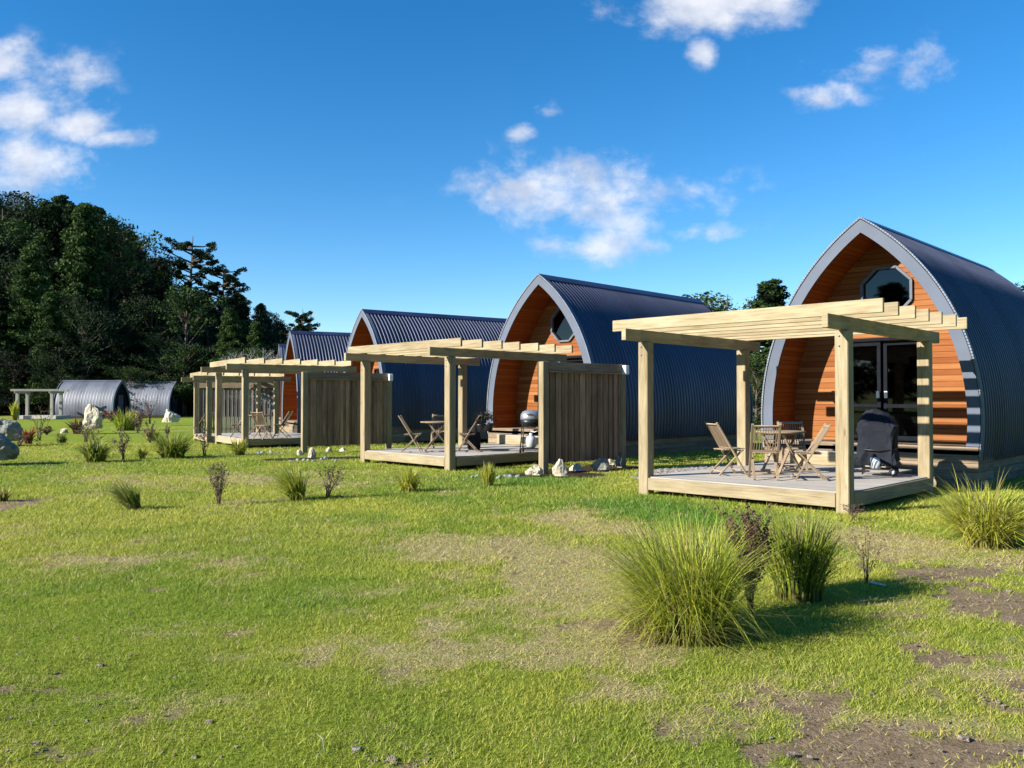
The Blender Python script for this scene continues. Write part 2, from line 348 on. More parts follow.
def build_ground():
    def axis(lo, hi, fine0, fine1, step):
        a = [fine0]; 
        while a[-1] < fine1: a.append(a[-1]+step)
        s = step
        while a[-1] < hi: s *= 1.12; a.append(a[-1]+s)
        b = [fine0]; s = step
        while b[-1] > lo: s *= 1.12; b.append(b[-1]-s)
        return np.array(b[1:][::-1]+a)
    xs = axis(-1400, 1400, -9, 9, .07); ys = axis(-300, 1800, 3, 22, .07)
    X, Y = np.meshgrid(xs, ys); Z = ground_z(X, Y)
    dry, dirt, lush = masks(X, Y)
    Z = Z-dirt*.012*(Y < 25)+(fbm(X, Y, .18, 7)-.5)*.02*dirt*(Y < 16)
    nx, ny = len(xs), len(ys)
    V = np.stack([X, Y, Z], -1).reshape(-1, 3)
    i = np.arange(nx*ny).reshape(ny, nx); Fq = np.stack([i[:-1, :-1], i[:-1, 1:], i[1:, 1:], i[1:, :-1]], -1).reshape(-1, 4)
    me = bpy.data.meshes.new('lawn'); me.vertices.add(len(V)); me.vertices.foreach_set('co', V.astype(np.float32).ravel())
    me.loops.add(Fq.size); me.loops.foreach_set('vertex_index', Fq.astype(np.int32).ravel())
    me.polygons.add(len(Fq)); me.polygons.foreach_set('loop_start', np.arange(0, Fq.size, 4, dtype=np.int32)); me.polygons.foreach_set('loop_total', np.full(len(Fq), 4, dtype=np.int32))
    me.update(calc_edges=True); me.polygons.foreach_set('use_smooth', np.ones(len(Fq), dtype=bool))
    a = me.attributes.new('mask', 'FLOAT_COLOR', 'POINT')
    gr = bedmask(X, Y, 'gravel'); mu = bedmask(X, Y, 'mulch')
    a.data.foreach_set('color', np.stack([dry, dirt, lush, gr], -1).astype(np.float32).ravel())
    a2 = me.attributes.new('beds', 'FLOAT_COLOR', 'POINT')
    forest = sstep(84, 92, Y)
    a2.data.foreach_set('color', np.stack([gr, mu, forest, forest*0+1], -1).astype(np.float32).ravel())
    m, nt, b = nmat('lawn_ground'); L = nt.links
    tc = N(nt, 'ShaderNodeTexCoord')
    A = N(nt, 'ShaderNodeAttribute'); A.attribute_name = 'mask'; B = N(nt, 'ShaderNodeAttribute'); B.attribute_name = 'beds'
    sa = N(nt, 'ShaderNodeSeparateColor'); L.new(A.outputs['Color'], sa.inputs[0]); sb = N(nt, 'ShaderNodeSeparateColor'); L.new(B.outputs['Color'], sb.inputs[0])
    def no(scale, det=8.0, rg=.65):
        n = N(nt, 'ShaderNodeTexNoise', i_Scale=scale, i_Detail=det, i_Roughness=rg); L.new(tc.outputs['Object'], n.inputs['Vector']); return n.outputs[0]
    nf = no(60.0); nm = no(6.0); nl = no(.8, 4.0); ng = no(22.0)
    green = ramp(nt, [(.3, (.10, .14, .012)), (.5, (.22, .28, .026)), (.7, (.34, .38, .05))], math_(nt, 'ADD', math_(nt, 'MULTIPLY', nf, .5), math_(nt, 'MULTIPLY', ng, .5)))
    lushc = ramp(nt, [(.3, (.04, .085, .012)), (.7, (.13, .21, .025))], nf)
    dryc = ramp(nt, [(.3, (.20, .17, .07)), (.5, (.38, .33, .15)), (.7, (.54, .47, .25))], nf)
    dirtc = ramp(nt, [(.3, (.13, .092, .055)), (.55, (.28, .205, .13)), (.75, (.45, .36, .25))], math_(nt, 'ADD', math_(nt, 'MULTIPLY', nf, .5), math_(nt, 'MULTIPLY', nm, .5)))
    c = mixc(nt, sa.outputs[2], green.outputs[0], lushc.outputs[0])
    c = mixc(nt, sa.outputs[0], c, dryc.outputs[0]); c = mixc(nt, sa.outputs[1], c, dirtc.outputs[0])
    vor = N(nt, 'ShaderNodeTexVoronoi', i_Scale=22.0); L.new(tc.outputs['Object'], vor.inputs['Vector'])
    grc = ramp(nt, [(.0, (.5, .48, .44)), (.35, (.33, .31, .28)), (.6, (.10, .09, .08))], vor.outputs['Distance'])
    mix2 = mixc(nt, .55, grc.outputs[0], vor.outputs['Color'], 'SOFT_LIGHT')
    c = mixc(nt, sb.outputs[0], c, mix2)
    muc = ramp(nt, [(.35, (.018, .012, .009)), (.65, (.09, .055, .04))], nf); c = mixc(nt, sb.outputs[1], c, muc.outputs[0])
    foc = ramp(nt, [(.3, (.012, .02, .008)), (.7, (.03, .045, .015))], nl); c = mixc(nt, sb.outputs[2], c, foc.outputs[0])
    L.new(c, b.inputs['Base Color']); b.inputs['Roughness'].default_value = .95; b.inputs['Specular IOR Level'].default_value = .1
    h = math_(nt, 'ADD', math_(nt, 'MULTIPLY', nf, .6), math_(nt, 'ADD', ng, math_(nt, 'MULTIPLY', math_(nt, 'MULTIPLY', vor.outputs['Distance'], -1.5), sb.outputs[0])))
    bump(nt, b, h, 1.0, .05)
    me.materials.append(m); o = bpy.data.objects.new('lawn_ground', me); COL.objects.link(o); o['kind'] = 'structure'
build_ground()

def build_blades():
    n = 760000
    lo, hi, k = 3.1, 34.0, 5.0
    # radial pdf ~ y*min(1,(k/y)^2)
    a1 = (k*k-lo*lo)/2; a2 = k*k*math.log(hi/k); u = rng.random(n)*(a1+a2)
    y = np.where(u < a1, np.sqrt(lo*lo+2*np.minimum(u, a1)), k*np.exp(np.maximum(u-a1, 0)/(k*k)))
    x = (rng.random(n)-.5)*1.55*y
    dry, dirt, lush = masks(x, y)
    bed = np.maximum(bedmask(x, y, 'gravel'), bedmask(x, y, 'mulch'))
    keep = rng.random(n) > np.maximum(dirt*.93, bed*.99)
    for i in range(4):   # nothing grows under a deck
        px, py, t, W, D, z = PER[i]; c, s = math.cos(t), math.sin(t)
        a = (x-px)*c+(y-py)*s; b = -(x-px)*s+(y-py)*c; keep &= ~((a > -.05) & (a < D+.3) & (b > -.05) & (b < W+.05))
    x, y, dry, dirt, lush = [q[keep] for q in (x, y, dry, dirt, lush)]; n = len(x)
    g = np.maximum(1, y/5.5)
    tuft = fbm(x, y, .16, 20, 2)
    h = (.010+.020*rng.random(n)+.02*(rng.random(n) < .06))*(.55+.9*tuft)*(1-.3*dry)*(1+.5*lush)*np.minimum(g, 1.7); w = .0024*g*(.7+.7*rng.random(n))
    ang = rng.random(n)*2*np.pi; lean = h*(.25+1.0*rng.random(n))*(1+.7*dry); la = rng.random(n)*2*np.pi
    z = ground_z(x, y)-.004
    p0 = np.stack([x-np.cos(ang)*w, y-np.sin(ang)*w, z], -1); p1 = np.stack([x+np.cos(ang)*w, y+np.sin(ang)*w, z], -1)
    p2 = np.stack([x+np.cos(la)*lean, y+np.sin(la)*lean, z+h], -1)
    V = np.stack([p0, p1, p2], 1).reshape(-1, 3)
    g1 = np.array([.22, .305, .030]); g2 = np.array([.48, .465, .075]); g3 = np.array([.12, .235, .028]); d1 = np.array([.64, .55, .27]); d2 = np.array([.38, .28, .12])
    t = np.clip(rng.random(n)*.45+(fbm(x, y, 1.1, 30)-.5)*1.9+(fbm(x, y, 5.0, 31)-.5)*1.6+(fbm(x, y, .25, 32)-.5)*.8+.33, 0, 1)[:, None]
    C = g1*(1-t)+g2*t; C = C*(1-lush[:, None])+g3*lush[:, None]*(.8+.8*rng.random((n, 1)))
    isd = (rng.random(n) < np.clip(.05+dry*.68+.5*(fbm(x, y, .3, 40)-.55), 0.02, .92))[:, None]; s = rng.random((n, 1))
    C = np.where(isd, d1*s+d2*(1-s), C)*(.7+.5*rng.random((n, 1)))
    o = npmesh('lawn_grass', V, 3, C, M['blade']); tag(o, 'short lawn grass, green with straw coloured dry patches', 'grass', kind='stuff')
build_blades()

# little stones and clods on the bare soil
def build_litter():
    mb = MB()
    for i in range(300):
        px, py = random.choice([(random.uniform(690, 1040), random.uniform(690, 790)), (random.uniform(900, 1040), random.uniform(560, 700)), (random.uniform(350, 460), random.uniform(740, 790)), (random.uniform(0, 260), random.uniform(600, 770))])
        x, y = at(px, py); s = random.uniform(.003, .009)*(2.2 if random.random() < .06 else 1)
        q = [Vector((random.gauss(0, 1), random.gauss(0, 1), random.gauss(0, .6))).normalized()*s*random.uniform(.7, 1.2) for _ in range(8)]
        zz = float(ground_z(x, y))
        c = [(-1, -1, -1), (1, -1, -1), (1, 1, -1), (-1, 1, -1), (-1, -1, 1), (1, -1, 1), (1, 1, 1), (-1, 1, 1)]
        v = [(x+a*s*random.uniform(.6, 1.3), y+b*s*random.uniform(.6, 1.3), zz+.004+cc*s*random.uniform(.3, .6)) for a, b, cc in c]
        mb.add(v, [(0, 3, 2, 1), (4, 5, 6, 7), (0, 1, 5, 4), (1, 2, 6, 5), (2, 3, 7, 6), (3, 0, 4, 7)])
    tag(mb.build('soil_stones', M['clod']), 'small stones and clods scattered over the bare soil', 'stones', kind='stuff')
build_litter()
def build_gravel():
    mb = MB(); c = [(-1, -1, -1), (1, -1, -1), (1, 1, -1), (-1, 1, -1), (-1, -1, 1), (1, -1, 1), (1, 1, 1), (-1, 1, 1)]
    k = 0
    while k < 3800:
        x, y = random.uniform(0, 6.5), random.uniform(14.2, 21)
        if bedmask(np.array([x]), np.array([y]), 'gravel')[0] < random.random(): continue
        k += 1; s = random.uniform(.012, .032); zz = float(ground_z(x, y))
        v = [(x+a*s*random.uniform(.5, 1.3), y+b*s*random.uniform(.5, 1.3), zz+s*.5+cc*s*random.uniform(.3, .7)) for a, b, cc in c]
        mb.add(v, [(0, 3, 2, 1), (4, 5, 6, 7), (0, 1, 5, 4), (1, 2, 6, 5), (2, 3, 7, 6), (3, 0, 4, 7)])
    tag(mb.build('gravel', M['gravelm']), 'loose grey gravel bed between the two nearest cabins', 'gravel', kind='stuff')
build_gravel()

# ------------------------------------------------------------------ cabins
def prof(z, A, zc, R):
    a = math.sqrt(R*R-(A-zc)**2); return max(0, math.sqrt(max(0, R*R-(z-zc)**2))-a)
def arch_pts(A, zc, R, off, zmin, n=30):
    """left half outline from apex down, offset inwards by off; list of (y,z)"""
    a = math.sqrt(R*R-(A-zc)**2); r = R-off
    za = zc+math.sqrt(max(0, r*r-a*a)); t0 = math.acos(a/r); t1 = math.asin((zmin-zc)/r)
    return [(-a+r*math.cos(t), zc+r*math.sin(t)) for t in [t0+(t1-t0)*i/n for i in range(n+1)]]
def full_arch(*k, **kw):
    l = arch_pts(*k, **kw); return [(y, z) for y, z in l[::-1]]+[(-y, z) for y, z in l[1:]]
def strip_wall(mb, halfw, z0, z1, holes, x, step=.03, flip=False):
    """wall made of horizontal strips between +-halfw(z), holes(z)->list of (y0,y1)"""
    zs = np.arange(z0, z1, step).tolist()+[z1]
    for a, b in zip(zs[:-1], zs[1:]):
        m = (a+b)/2; w0, w1 = halfw(a), halfw(b); hs = holes(m); cuts = [-1]+[q for h in hs for q in h]+[1]
        segs = [(cuts[i], cuts[i+1]) for i in range(0, len(cuts), 2)]
        for s0, s1 in segs:
            p = [(-w0 if s0 == -1 else s0), (w0 if s1 == 1 else s1), (w1 if s1 == 1 else s1), (-w1 if s0 == -1 else s0)]
            vs = [(x, p[0], a), (x, p[1], a), (x, p[2], b), (x, p[3], b)]
            uv = [(v[1], v[2]) for v in vs]
            f = (0, 3, 2, 1) if not flip else (0, 1, 2, 3)
            mb.add(vs, [f], [[uv[i] for i in f]])
def make_cabin(A=5.13, zc=1.238, R=4.685, L=8.35, zf=.75, zr=.49, scale=1, iron_='iron', detail=True, rib=.1524, amp=1.0, name='arched_cabin'):
    root = empty(name, (0, 0, 0))
    # corrugated roof shell
    out = full_arch(A, zc, R, 0, zr, n=34); mb = MB()
    xs = []
    prof_ = [(0, 0), (.30, 0), (.42, .024), (.58, .024), (.70, 0)]
    k = int(L/rib)
    for i in range(k):
        for f, h in prof_: xs.append(((i+f)*rib, h*amp))
    xs.append((k*rib, 0)); xs = [(x+.0, h) for x, h in xs]
    vs = []; n = len(out)
    for x, h in xs:
        o2 = full_arch(A, zc, R, -h-.012, zr, n=34)
        vs += [(x, y, z) for y, z in o2]
    fs = [(i*n+j, (i+1)*n+j, (i+1)*n+j+1, i*n+j+1) for i in range(len(xs)-1) for j in range(n-1)]
    mb.add(vs, fs, None, .5)
    roof = mb.build('roof', M[iron_], root)
    mb = MB(); za = out[n//2][1]+.03
    for s in (1, -1):
        pts = arch_pts(A, zc, R, -.045, zr, n=34)[:3]
        vv = [(x, s*y, z) for x in (-.04, L+.02) for y, z in pts]
        mb.add(vv, [(0, 1, 4, 3), (1, 2, 5, 4)] if s > 0 else [(0, 3, 4, 1), (1, 4, 5, 2)])
    mb.build('ridge_cap', M['ridge'] if iron_ == 'iron' else M[iron_], roof)
    # fascia ring, front and rear
    def ring(mb, x0, x1, off0, off1, zmin):
        a = full_arch(A, zc, R, off0, zmin, n=34); b = full_arch(A, zc, R, off1, zmin, n=34); m = len(a)
        vs = [(x, y, z) for x in (x0, x1) for P in (a, b) for y, z in P]
        fs = []
        for j in range(m-1):
            fs += [(j, j+1, m+j+1, m+j), (2*m+j, 3*m+j, 3*m+j+1, 2*m+j+1), (j, 2*m+j, 2*m+j+1, j+1), (m+j, m+j+1, 3*m+j+1, 3*m+j)]
        fs += [(0, m, 3*m, 2*m), (m-1, 3*m-1, 4*m-1, 2*m-1)]
        mb.add(vs, fs)
    mb = MB(); ring(mb, -.05, .02, .0, .21, zf+.01 if detail else zr)
    fa = mb.build('fascia', M['flash'], root)
    mb = MB(); ring(mb, -.055, .10, -.036, -.014, zr+.02)
    mb.build('edge_flashing', M['flash'], fa)
    if detail:
        mb = MB(); a = full_arch(A, zc, R, -.03, zr+.1, n=46)
        for j in range(len(a)-1):
            (y0, z0), (y1, z1) = a[j], a[j+1]
            for t in (.25, .75):
                y, z = y0+(y1-y0)*t, z0+(z1-z0)*t; ang = math.atan2(z1-z0, y1-y0)
                mb.box((-.058, y, z), (.014, .07, .03), Matrix.Rotation(ang, 3, 'X'))
        mb.build('flashing_tabs', M['screw'], fa)
    mb = MB(); ring(mb, L-.02, L+.04, .0, .15, zr); mb.build('rear_fascia', M['flash'], root)
    # inner lining (warm timber), boards run along the cabin
    inn = full_arch(A, zc, R, .215, zf if detail else zr, n=34); d = .96 if detail else .15; mb = MB(); s = 0; m = len(inn)
    for x0, x1 in (((-.03, d), (d+.02, L-.12)) if detail else ((-.03, d),)):
        s = 0
        for j in range(m-1):
            (y0, z0), (y1, z1) = inn[j], inn[j+1]; l = math.hypot(y1-y0, z1-z0)
            mb.add([(x0, y0, z0), (x1, y0, z0), (x1, y1, z1), (x0, y1, z1)], [(0, 3, 2, 1)], [[(x0, s), (x0, s+l), (x1, s+l), (x1, s)]])
            s += l
    mb.build('soffit_lining', M['lining'] if detail else M['alu'], root)
    hw = lambda z: max(0.0, prof_in(z))
    a_ = math.sqrt(R*R-(A-zc)**2); ri = R-.215
    def prof_in(z): return math.sqrt(max(0, ri*ri-(z-zc)**2))-a_
    ztop = zc+math.sqrt(ri*ri-a_*a_)-.005
    WC, WR = 3.62*A/5.13+.17, .49   # octagon window
    DZ, DW = zf+2.05, .86
    def oct_half(z):
        t = abs(z-WC); k = WR*math.tan(math.pi/8)
        if t > WR: return 0
        return WR if t < k else WR-(t-k)
    def holes(z):
        if z < DZ: return [(-DW, DW)]
        h = oct_half(z); return [(-h-.12, h-.12)] if h > 0 else []
    if detail:
        mb = MB(); strip_wall(mb, hw, zf, ztop, holes, d); mb.build('front_wall', M['cedar'], root)
        # window
        mb = MB(); k = WR*math.tan(math.pi/8)
        oc = [(k, WR), (WR, k), (WR, -k), (k, -WR), (-k, -WR), (-WR, -k), (-WR, k), (-k, WR)]
        mb.add([(d+.02, y-.12, WC+z) for y, z in oc], [tuple(range(8))]); win = mb.build('window', M['glass'], root)
        mb = MB()
        for i in range(8):
            y0, z0 = oc[i]; y1, z1 = oc[(i+1) % 8]
            mb.beam((d-.02, y0*.99-.12, WC+z0*.99), (d-.02, y1*.99-.12, WC+z1*.99), .05, .085, (1, 0, 0))
        mb.build('window_frame', M['wframe'], win)
        # doors
        for s in (1, -1):
            y0, y1 = (s*.02, s*DW); yc = (y0+y1)/2; w = abs(y1-y0); x = d+.03+(.05 if s < 0 else 0)
            mb = MB(); mb.add([(x, y0, zf+.02), (x, y1, zf+.02), (x, y1, DZ), (x, y0, DZ)], [(0, 1, 2, 3)]); gd = mb.build('glass_door', M['glass'], root)
            mb = MB()
            for y in (y0+s*.035, y1-s*.035): mb.box((x, y, (zf+DZ)/2), (.045, .07, DZ-zf-.02))
            for z in (zf+.07, DZ-.05, zf+.72): mb.box((x, yc, z), (.044, w-.14, .09 if z != zf+.72 else .07))
            mb.build('door_frame', M['alu'], gd)
            mb = MB(); mb.box((x-.04, y0+s*.05, zf+.95), (.03, .06, .14)); mb.build('handle', M['white'], gd)
        mb = MB()
        for y in (-DW-.03, DW+.03): mb.box((d-.005, y, (zf+DZ)/2+.02), (.09, .06, DZ-zf+.06))
        mb.box((d-.005, 0, DZ+.03), (.092, 2*DW+.0, .06)); mb.build('door_surround', M['alu'], root)
        # floor
        mb = MB(); w = hw(zf+.02); mb.box((d+(L-d)/2, 0, zf-.03), (L-d-.14, 2*w, .05)); mb.build('inside_floor', M['floor'], root)
        bd = MB(); bd.box((4.6, .1, zf+.25), (2.0, 1.6, .5)); bd.box((5.3, .1, zf+.56), (.4, 1.4, .12)); bd.build('bed', M['bed'], root, .04)
        # porch boards
        mb = MB(); k = int((d+.06)/.095); w = 2*prof(zf, A, zc, R)-.02
        for i in range(k): mb.box((-.07+.0475+i*.095+.02, 0, zf-.016), (.089, w, .028))
        mb.build('porch_boards', M['base'], root)
    else:
        mb = MB(); strip_wall(mb, hw, zr, ztop, lambda z: [], d-.02, step=.1); mb.build('front_wall', M['alu'], root)
        mb = MB(); mb.box((d-.04, 0, A*.52), (.05, .62, .55)); w = mb.build('window', M['glass'], root)
        mb = MB(); 
        for y in (-.33, .33): mb.box((d-.06, y, A*.52), (.06, .05, .62))
        for z in (-.3, .3): mb.box((d-.06, 0, A*.52+z), (.06, .66, .05))
        mb.build('window_frame', M['wframe'], w)
        mb = MB(); mb.box((d-.045, 0, zr+.85), (.05, .85, 1.7)); mb.build('door', M['ridge'], root)
    # rear wall
    mb = MB(); o3 = lambda z: max(0, math.sqrt(max(0, (R-.08)**2-(z-zc)**2))-a_); zt = zc+math.sqrt((R-.08)**2-a_*a_)-.005
    strip_wall(mb, o3, zr, zt, lambda z: [], L-.06, step=.1, flip=True); mb.build('rear_wall', M['ridge'], root)
    # timber base
    wb = prof(zr, A, zc, R)
    mb = MB()
    if detail:
        wf = prof(zf, A, zc, R)
        for i in range(5):
            z = .075+i*.153
            if z+.07 > zf-.03: break
            if i == 3: mb.box((-.045, 0, zf-.052), (.03, 2*wf-.02, .038))
            mb.box((-.05, 0, z), (.04, 2*wf-.02, .145))
            for s in (1, -1): mb.box((.42, s*(wf-.03), z), (.9, .04, .145))
        for i in range(4):
            for s in (1, -1): mb.box((.92+(L-.95)/2, s*(wb-.10), .07+i*.15), (L-.95, .04, .142))
            mb.box((L-.05, 0, .07+i*.15), (.04, 2*wb-.24, .142))
    else:
        mb.box((L/2, 0, zr/2+.01), (L-.1, 2*wb-.2, zr-.04))
    mb.build('base', M['base'], root)
    mb = MB(); mb.box((L/2+.02, 0, .30 if detail else .1), (L-.3, 2*wb-.35, .5 if detail else .1)); mb.build('subfloor', M['black'], root)
    return root
cab_lab = ['nearest arched cabin with octagonal window, on the right behind the covered barbecue',
           'second nearest arched cabin, half hidden by the weathered fence panel nearest the camera',
           'third arched cabin, its orange gable peeping over the middle pergola',
           'fourth arched cabin seen almost side on, with a narrow orange gable strip',
           'farthest arched cabin in the row, only a grey sliver showing behind the fourth']
cabin = make_cabin()
for i in range(5):
    x, y, z = CAB[i]; o = place(cabin, i == 0, (x, y, z), TH[i], cab_lab[i], 'arched cabins in a row'); o['category'] = 'cabin'
pod = make_cabin(A=3.62, zc=1.0, R=3.0, L=5.9, zr=.18, zf=.2, detail=False, iron_='iron_far', rib=.3, amp=.25, name='barrel_cabin')
pod['category'] = 'cabin'
place(pod, True, (-37.6, 79, -.2), math.radians(173+3), 'small grey barrel cabin with dark end wall, beside the far pale pergola', 'small barrel cabins by the forest')
place(pod, False, (-34.4, 84, -.2), math.radians(173+3), 'small grey barrel cabin right of the other, half behind the pergola posts', 'small barrel cabins by the forest')['category'] = 'cabin'

# ------------------------------------------------------------------ pergolas, decks, fences
def make_pergola(W, D, nr=7, paint='pine', post='post', zb=2.57, zg=0, ps=.19):
    root = empty('pergola', (0, 0, 0)); root['category'] = 'pergola'
    for a, b in ((0, 0), (0, W), (D, 0), (D, W)):
        mb = MB(); mb.box((a, b, zb/2-.01), (ps, ps, zb+.02-.004)); po = mb.build('post', M[post], root, .012)
        for dz in (-.08, -.22):
            mb = MB(); mb.tube([(a-ps/2-.012, b+.03, zb+dz), (a-ps/2+.01, b+.03, zb+dz)], .014, 8); mb.build('bolt', M['screw'], po)
    for b in (0, W):
        mb = MB(); mb.box((D/2+.0, b, zb+.1), (D+.62+.62, .09, .19)); mb.build('beam', M[paint], root, .006)
    for i in range(nr):
        a = -.16+i*(D+.35)/(nr-1); e1, e2 = .60+random.uniform(-.02, .02), .55+random.uniform(-.02, .02)
        mb = MB(); mb.box((a, (W+e2-e1)/2, zb+.2+.095+.0), (.055, W+e1+e2, .19)); mb.build('rafter', M[paint], root, .005)
    return root
def make_deck(W, D, h=.31):
    root = empty('deck', (0, 0, 0)); root['category'] = 'deck'
    mb = MB(); n = int((D+.30)/.145); w0 = (D+.30)/n
    for i in range(n): mb.box((-.04+w0*(i+.5), W/2, h-.018), (w0-.006, W+.1, .03))
    for i in range(7): mb.box((-.04+w0*n+.0725+i*.145, W/2+.35, h-.018), (.139, W-.6, .03))
    mb.build('deck_boards', M['deck'], root)
    mb = MB(); mb.box((-.075+.0, W/2, h-.12), (.04, W-.20, .20)); mb.box((D/2+.1, -.07, h-.12), (D-.05, .04, .20)); mb.box((D/2+.1, W+.07, h-.12), (D-.05, .04, .20))
    mb.build('edge_board', M['pine'], root, .005)
    mb = MB()
    for a in (.6, D/2, D-.3):
        for b in (.4, W/2, W-.4): mb.box((a, b, h/2-.03), (.1, .1, h-.06))
    mb.build('bearer', M['base'], root)
    return root
plab = ['pale timber pergola with seven rafters over the nearest deck, in front of the right cabin',
        'pergola over the second deck, beside the nearest weathered fence panel',
        'pergola over the third deck, left of the tall fence panel with a white end box',
        'greyed pergola beyond the third one, leftmost of the row of pergolas by the cabins']
dlab = ['nearest timber deck, with the covered barbecue and teak dining set on it', 'second timber deck, with a small silver lidded grill at its edge',
        'third timber deck, left of the dark fence panel, with pale chairs', 'low timber deck under the greyed pergola at the far left of the row']
for i, (x, y, t, W, D, z) in enumerate(PER):
    p = make_pergola(W, D, 7 if i < 3 else 6); p.location = (x, y, z); p.rotation_euler = (0, 0, t); tag(p, plab[i], 'pergola', 'pergolas in front of the cabins')
    d = make_deck(W, D); d.location = (x, y, z); d.rotation_euler = (0, 0, t); tag(d, dlab[i], 'deck', 'timber decks')
# far small pergola
M['pale'] = wood('pale_timber', (.30, .28, .22), (.40, .38, .31), (.48, .46, .40), knots=0)
p = make_pergola(2.9, 2.0, 6, 'pale', 'pale', zb=2.35, ps=.24); p.location = (-43.6, 75.5, -.2); p.rotation_euler = (0, 0, math.radians(-78)); tag(p, 'small pale pergola far off at the left, beside the barrel cabin', 'pergola')
p.location = (-41.5, 74.0, -.2); p.rotation_euler = (0, 0, math.radians(98))
mb = MB(); mb.box((-42.9, 75.2, 0.0), (3.6, 2.6, .3)); tag(mb.build('low_platform', M['pale']), 'low pale platform under the small far pergola', 'deck')

# steps between deck and porch
def make_step(w):
    root = empty('step', (0, 0, 0)); mb = MB()
    for i in range(2): mb.box((-.30+i*.15+.0, 0, .565), (.143, w, .035))
    mb.build('tread', M['deck'], root)
    mb = MB(); mb.box((-.36, 0, .43), (.03, w-.02, .23)); mb.box((-.22, w/2-.02, .43), (.25, .03, .23)); mb.box((-.22, -w/2+.02, .43), (.25, .03, .23)); mb.build('riser', M['pine'], root)
    root['category'] = 'step'; return root
st = make_step(1.9)
for i, lab in enumerate(['timber step up to the porch of the nearest cabin, behind the dining table', 'timber step up to the porch of the second cabin, left of the small grill', 'timber step up to the porch of the third cabin']):
    x, y, z = CAB[i]; px, py = loc_((x, y, TH[i]), -.07, .35); place(st, i == 0, (px, py, 0), TH[i], lab, 'porch steps')['category'] = 'step'

M['grey_fence'] = wood('silvered_fence', (.10, .09, .08), (.19, .175, .16), (.30, .285, .265), knots=.1, var=.3)
def make_fence(L, h0, h1, slatted=False):
    root = empty('fence_panel', (0, 0, 0)); root['category'] = 'fence'
    for a in (0, L): 
        mb = MB(); mb.box((a, 0, h1/2), (.16, .16, h1)); mb.build('post', M['post'] if a == 0 else M['post'], root, .01)
    mb = MB(); a = .085; k = 0
    while a < L-.1:
        w = min(random.uniform(.085, .1), L-.08-a); mb.box((a+w/2, (-.0125 if k % 2 else .0125)+random.uniform(-.001, .001), (h0+h1-.12)/2+random.uniform(-.01, .01)), (w+(.010 if not slatted else -.03), .02, h1-.12-h0)); a += w; k += 1
    mb.build('palings', M['grey_fence' if slatted else 'fence'], root)
    mb = MB(); mb.box((L/2, -.05, h1-.1), (L-.17, .05, .19)); mb.build('top_rail', M['base'], root, .004)
    mb = MB(); mb.box((L/2, -.055, h1-.215), (L-.17, .09, .03)); mb.build('rail_lip', M['post'], root, .004)
    mb = MB(); mb.box((L/2, .05, h0+.2), (L-.17, .045, .1)); mb.build('lower_rail', M['base'], root, .004)
    mb = MB(); mb.box((L-.0, -.14, h1-.13), (.13, .12, .21)); mb.build('white_box', M['white'], root, .012)
    return root
f = make_fence(2.47, .22, 2.42); f.location = (*at(543.5, 473.7), 0); f.rotation_euler = (0, 0, .70); tag(f, 'nearest fence panel of weathered grey palings, above the cream rocks', 'fence', 'paling fence panels')
f = make_fence(2.7, .22, 2.42); f.location = (*at(304.5, 453.5), 0); f.rotation_euler = (0, 0, .57); tag(f, 'middle fence panel of dark palings, seen behind the second pergola', 'fence', 'paling fence panels')
f = make_fence(3.5, .1, 2.42, True); f.location = (-14.4, 37.6, -.05); f.rotation_euler = (0, 0, .08); tag(f, 'farthest fence panel, greyish palings with gaps behind the pale chairs', 'fence', 'paling fence panels')

# ------------------------------------------------------------------ furniture
def make_chair():
    root = empty('folding_chair', (0, 0, 0)); root['category'] = 'chair'
    for s in (1, -1):
        y = s*.21
        mb = MB(); mb.beam((.27, y, 0.01), (-.28, y, .90), .025, .042, (0, 1, 0)); mb.build('leg', M['teak'], root, .003)
        mb = MB(); mb.beam((-.22, s*.18, 0.01), (.20, s*.18, .43), .025, .042, (0, 1, 0)); mb.build('leg', M['teak'], root, .003)
    def on(z): t = z/.90; return .27-.55*t
    mb = MB()
    for k in range(9):
        y = -.165+k*.33/8; mb.beam((on(.47)-.0, y, .47), (on(.83), y, .83), .012, .022, (1, 0, 0))
    mb.beam((on(.86), -.195, .86), (on(.86), .195, .86), .055, .02, (.5, 0, .9)); mb.beam((on(.46), -.195, .46), (on(.46), .195, .46), .04, .02, (.5, 0, .9))
    mb.build('backrest', M['teak'], root, .002)
    mb = MB()
    for k in range(8): mb.box((-.13+k*.052, 0, .44+.002*k), (.042, .36, .014))
    for s in (1, -1): mb.box((.05, s*.155, .425), (.38, .022, .02))
    mb.build('seat', M['teak'], root, .002)
    for q in (((.225, -.2, .085), (.225, .2, .085)), ((-.16, -.17, .075), (-.16, .17, .075))):
        mb = MB(); mb.beam(*q, .03, .02); mb.build('stretcher', M['teak'], root)
    return root
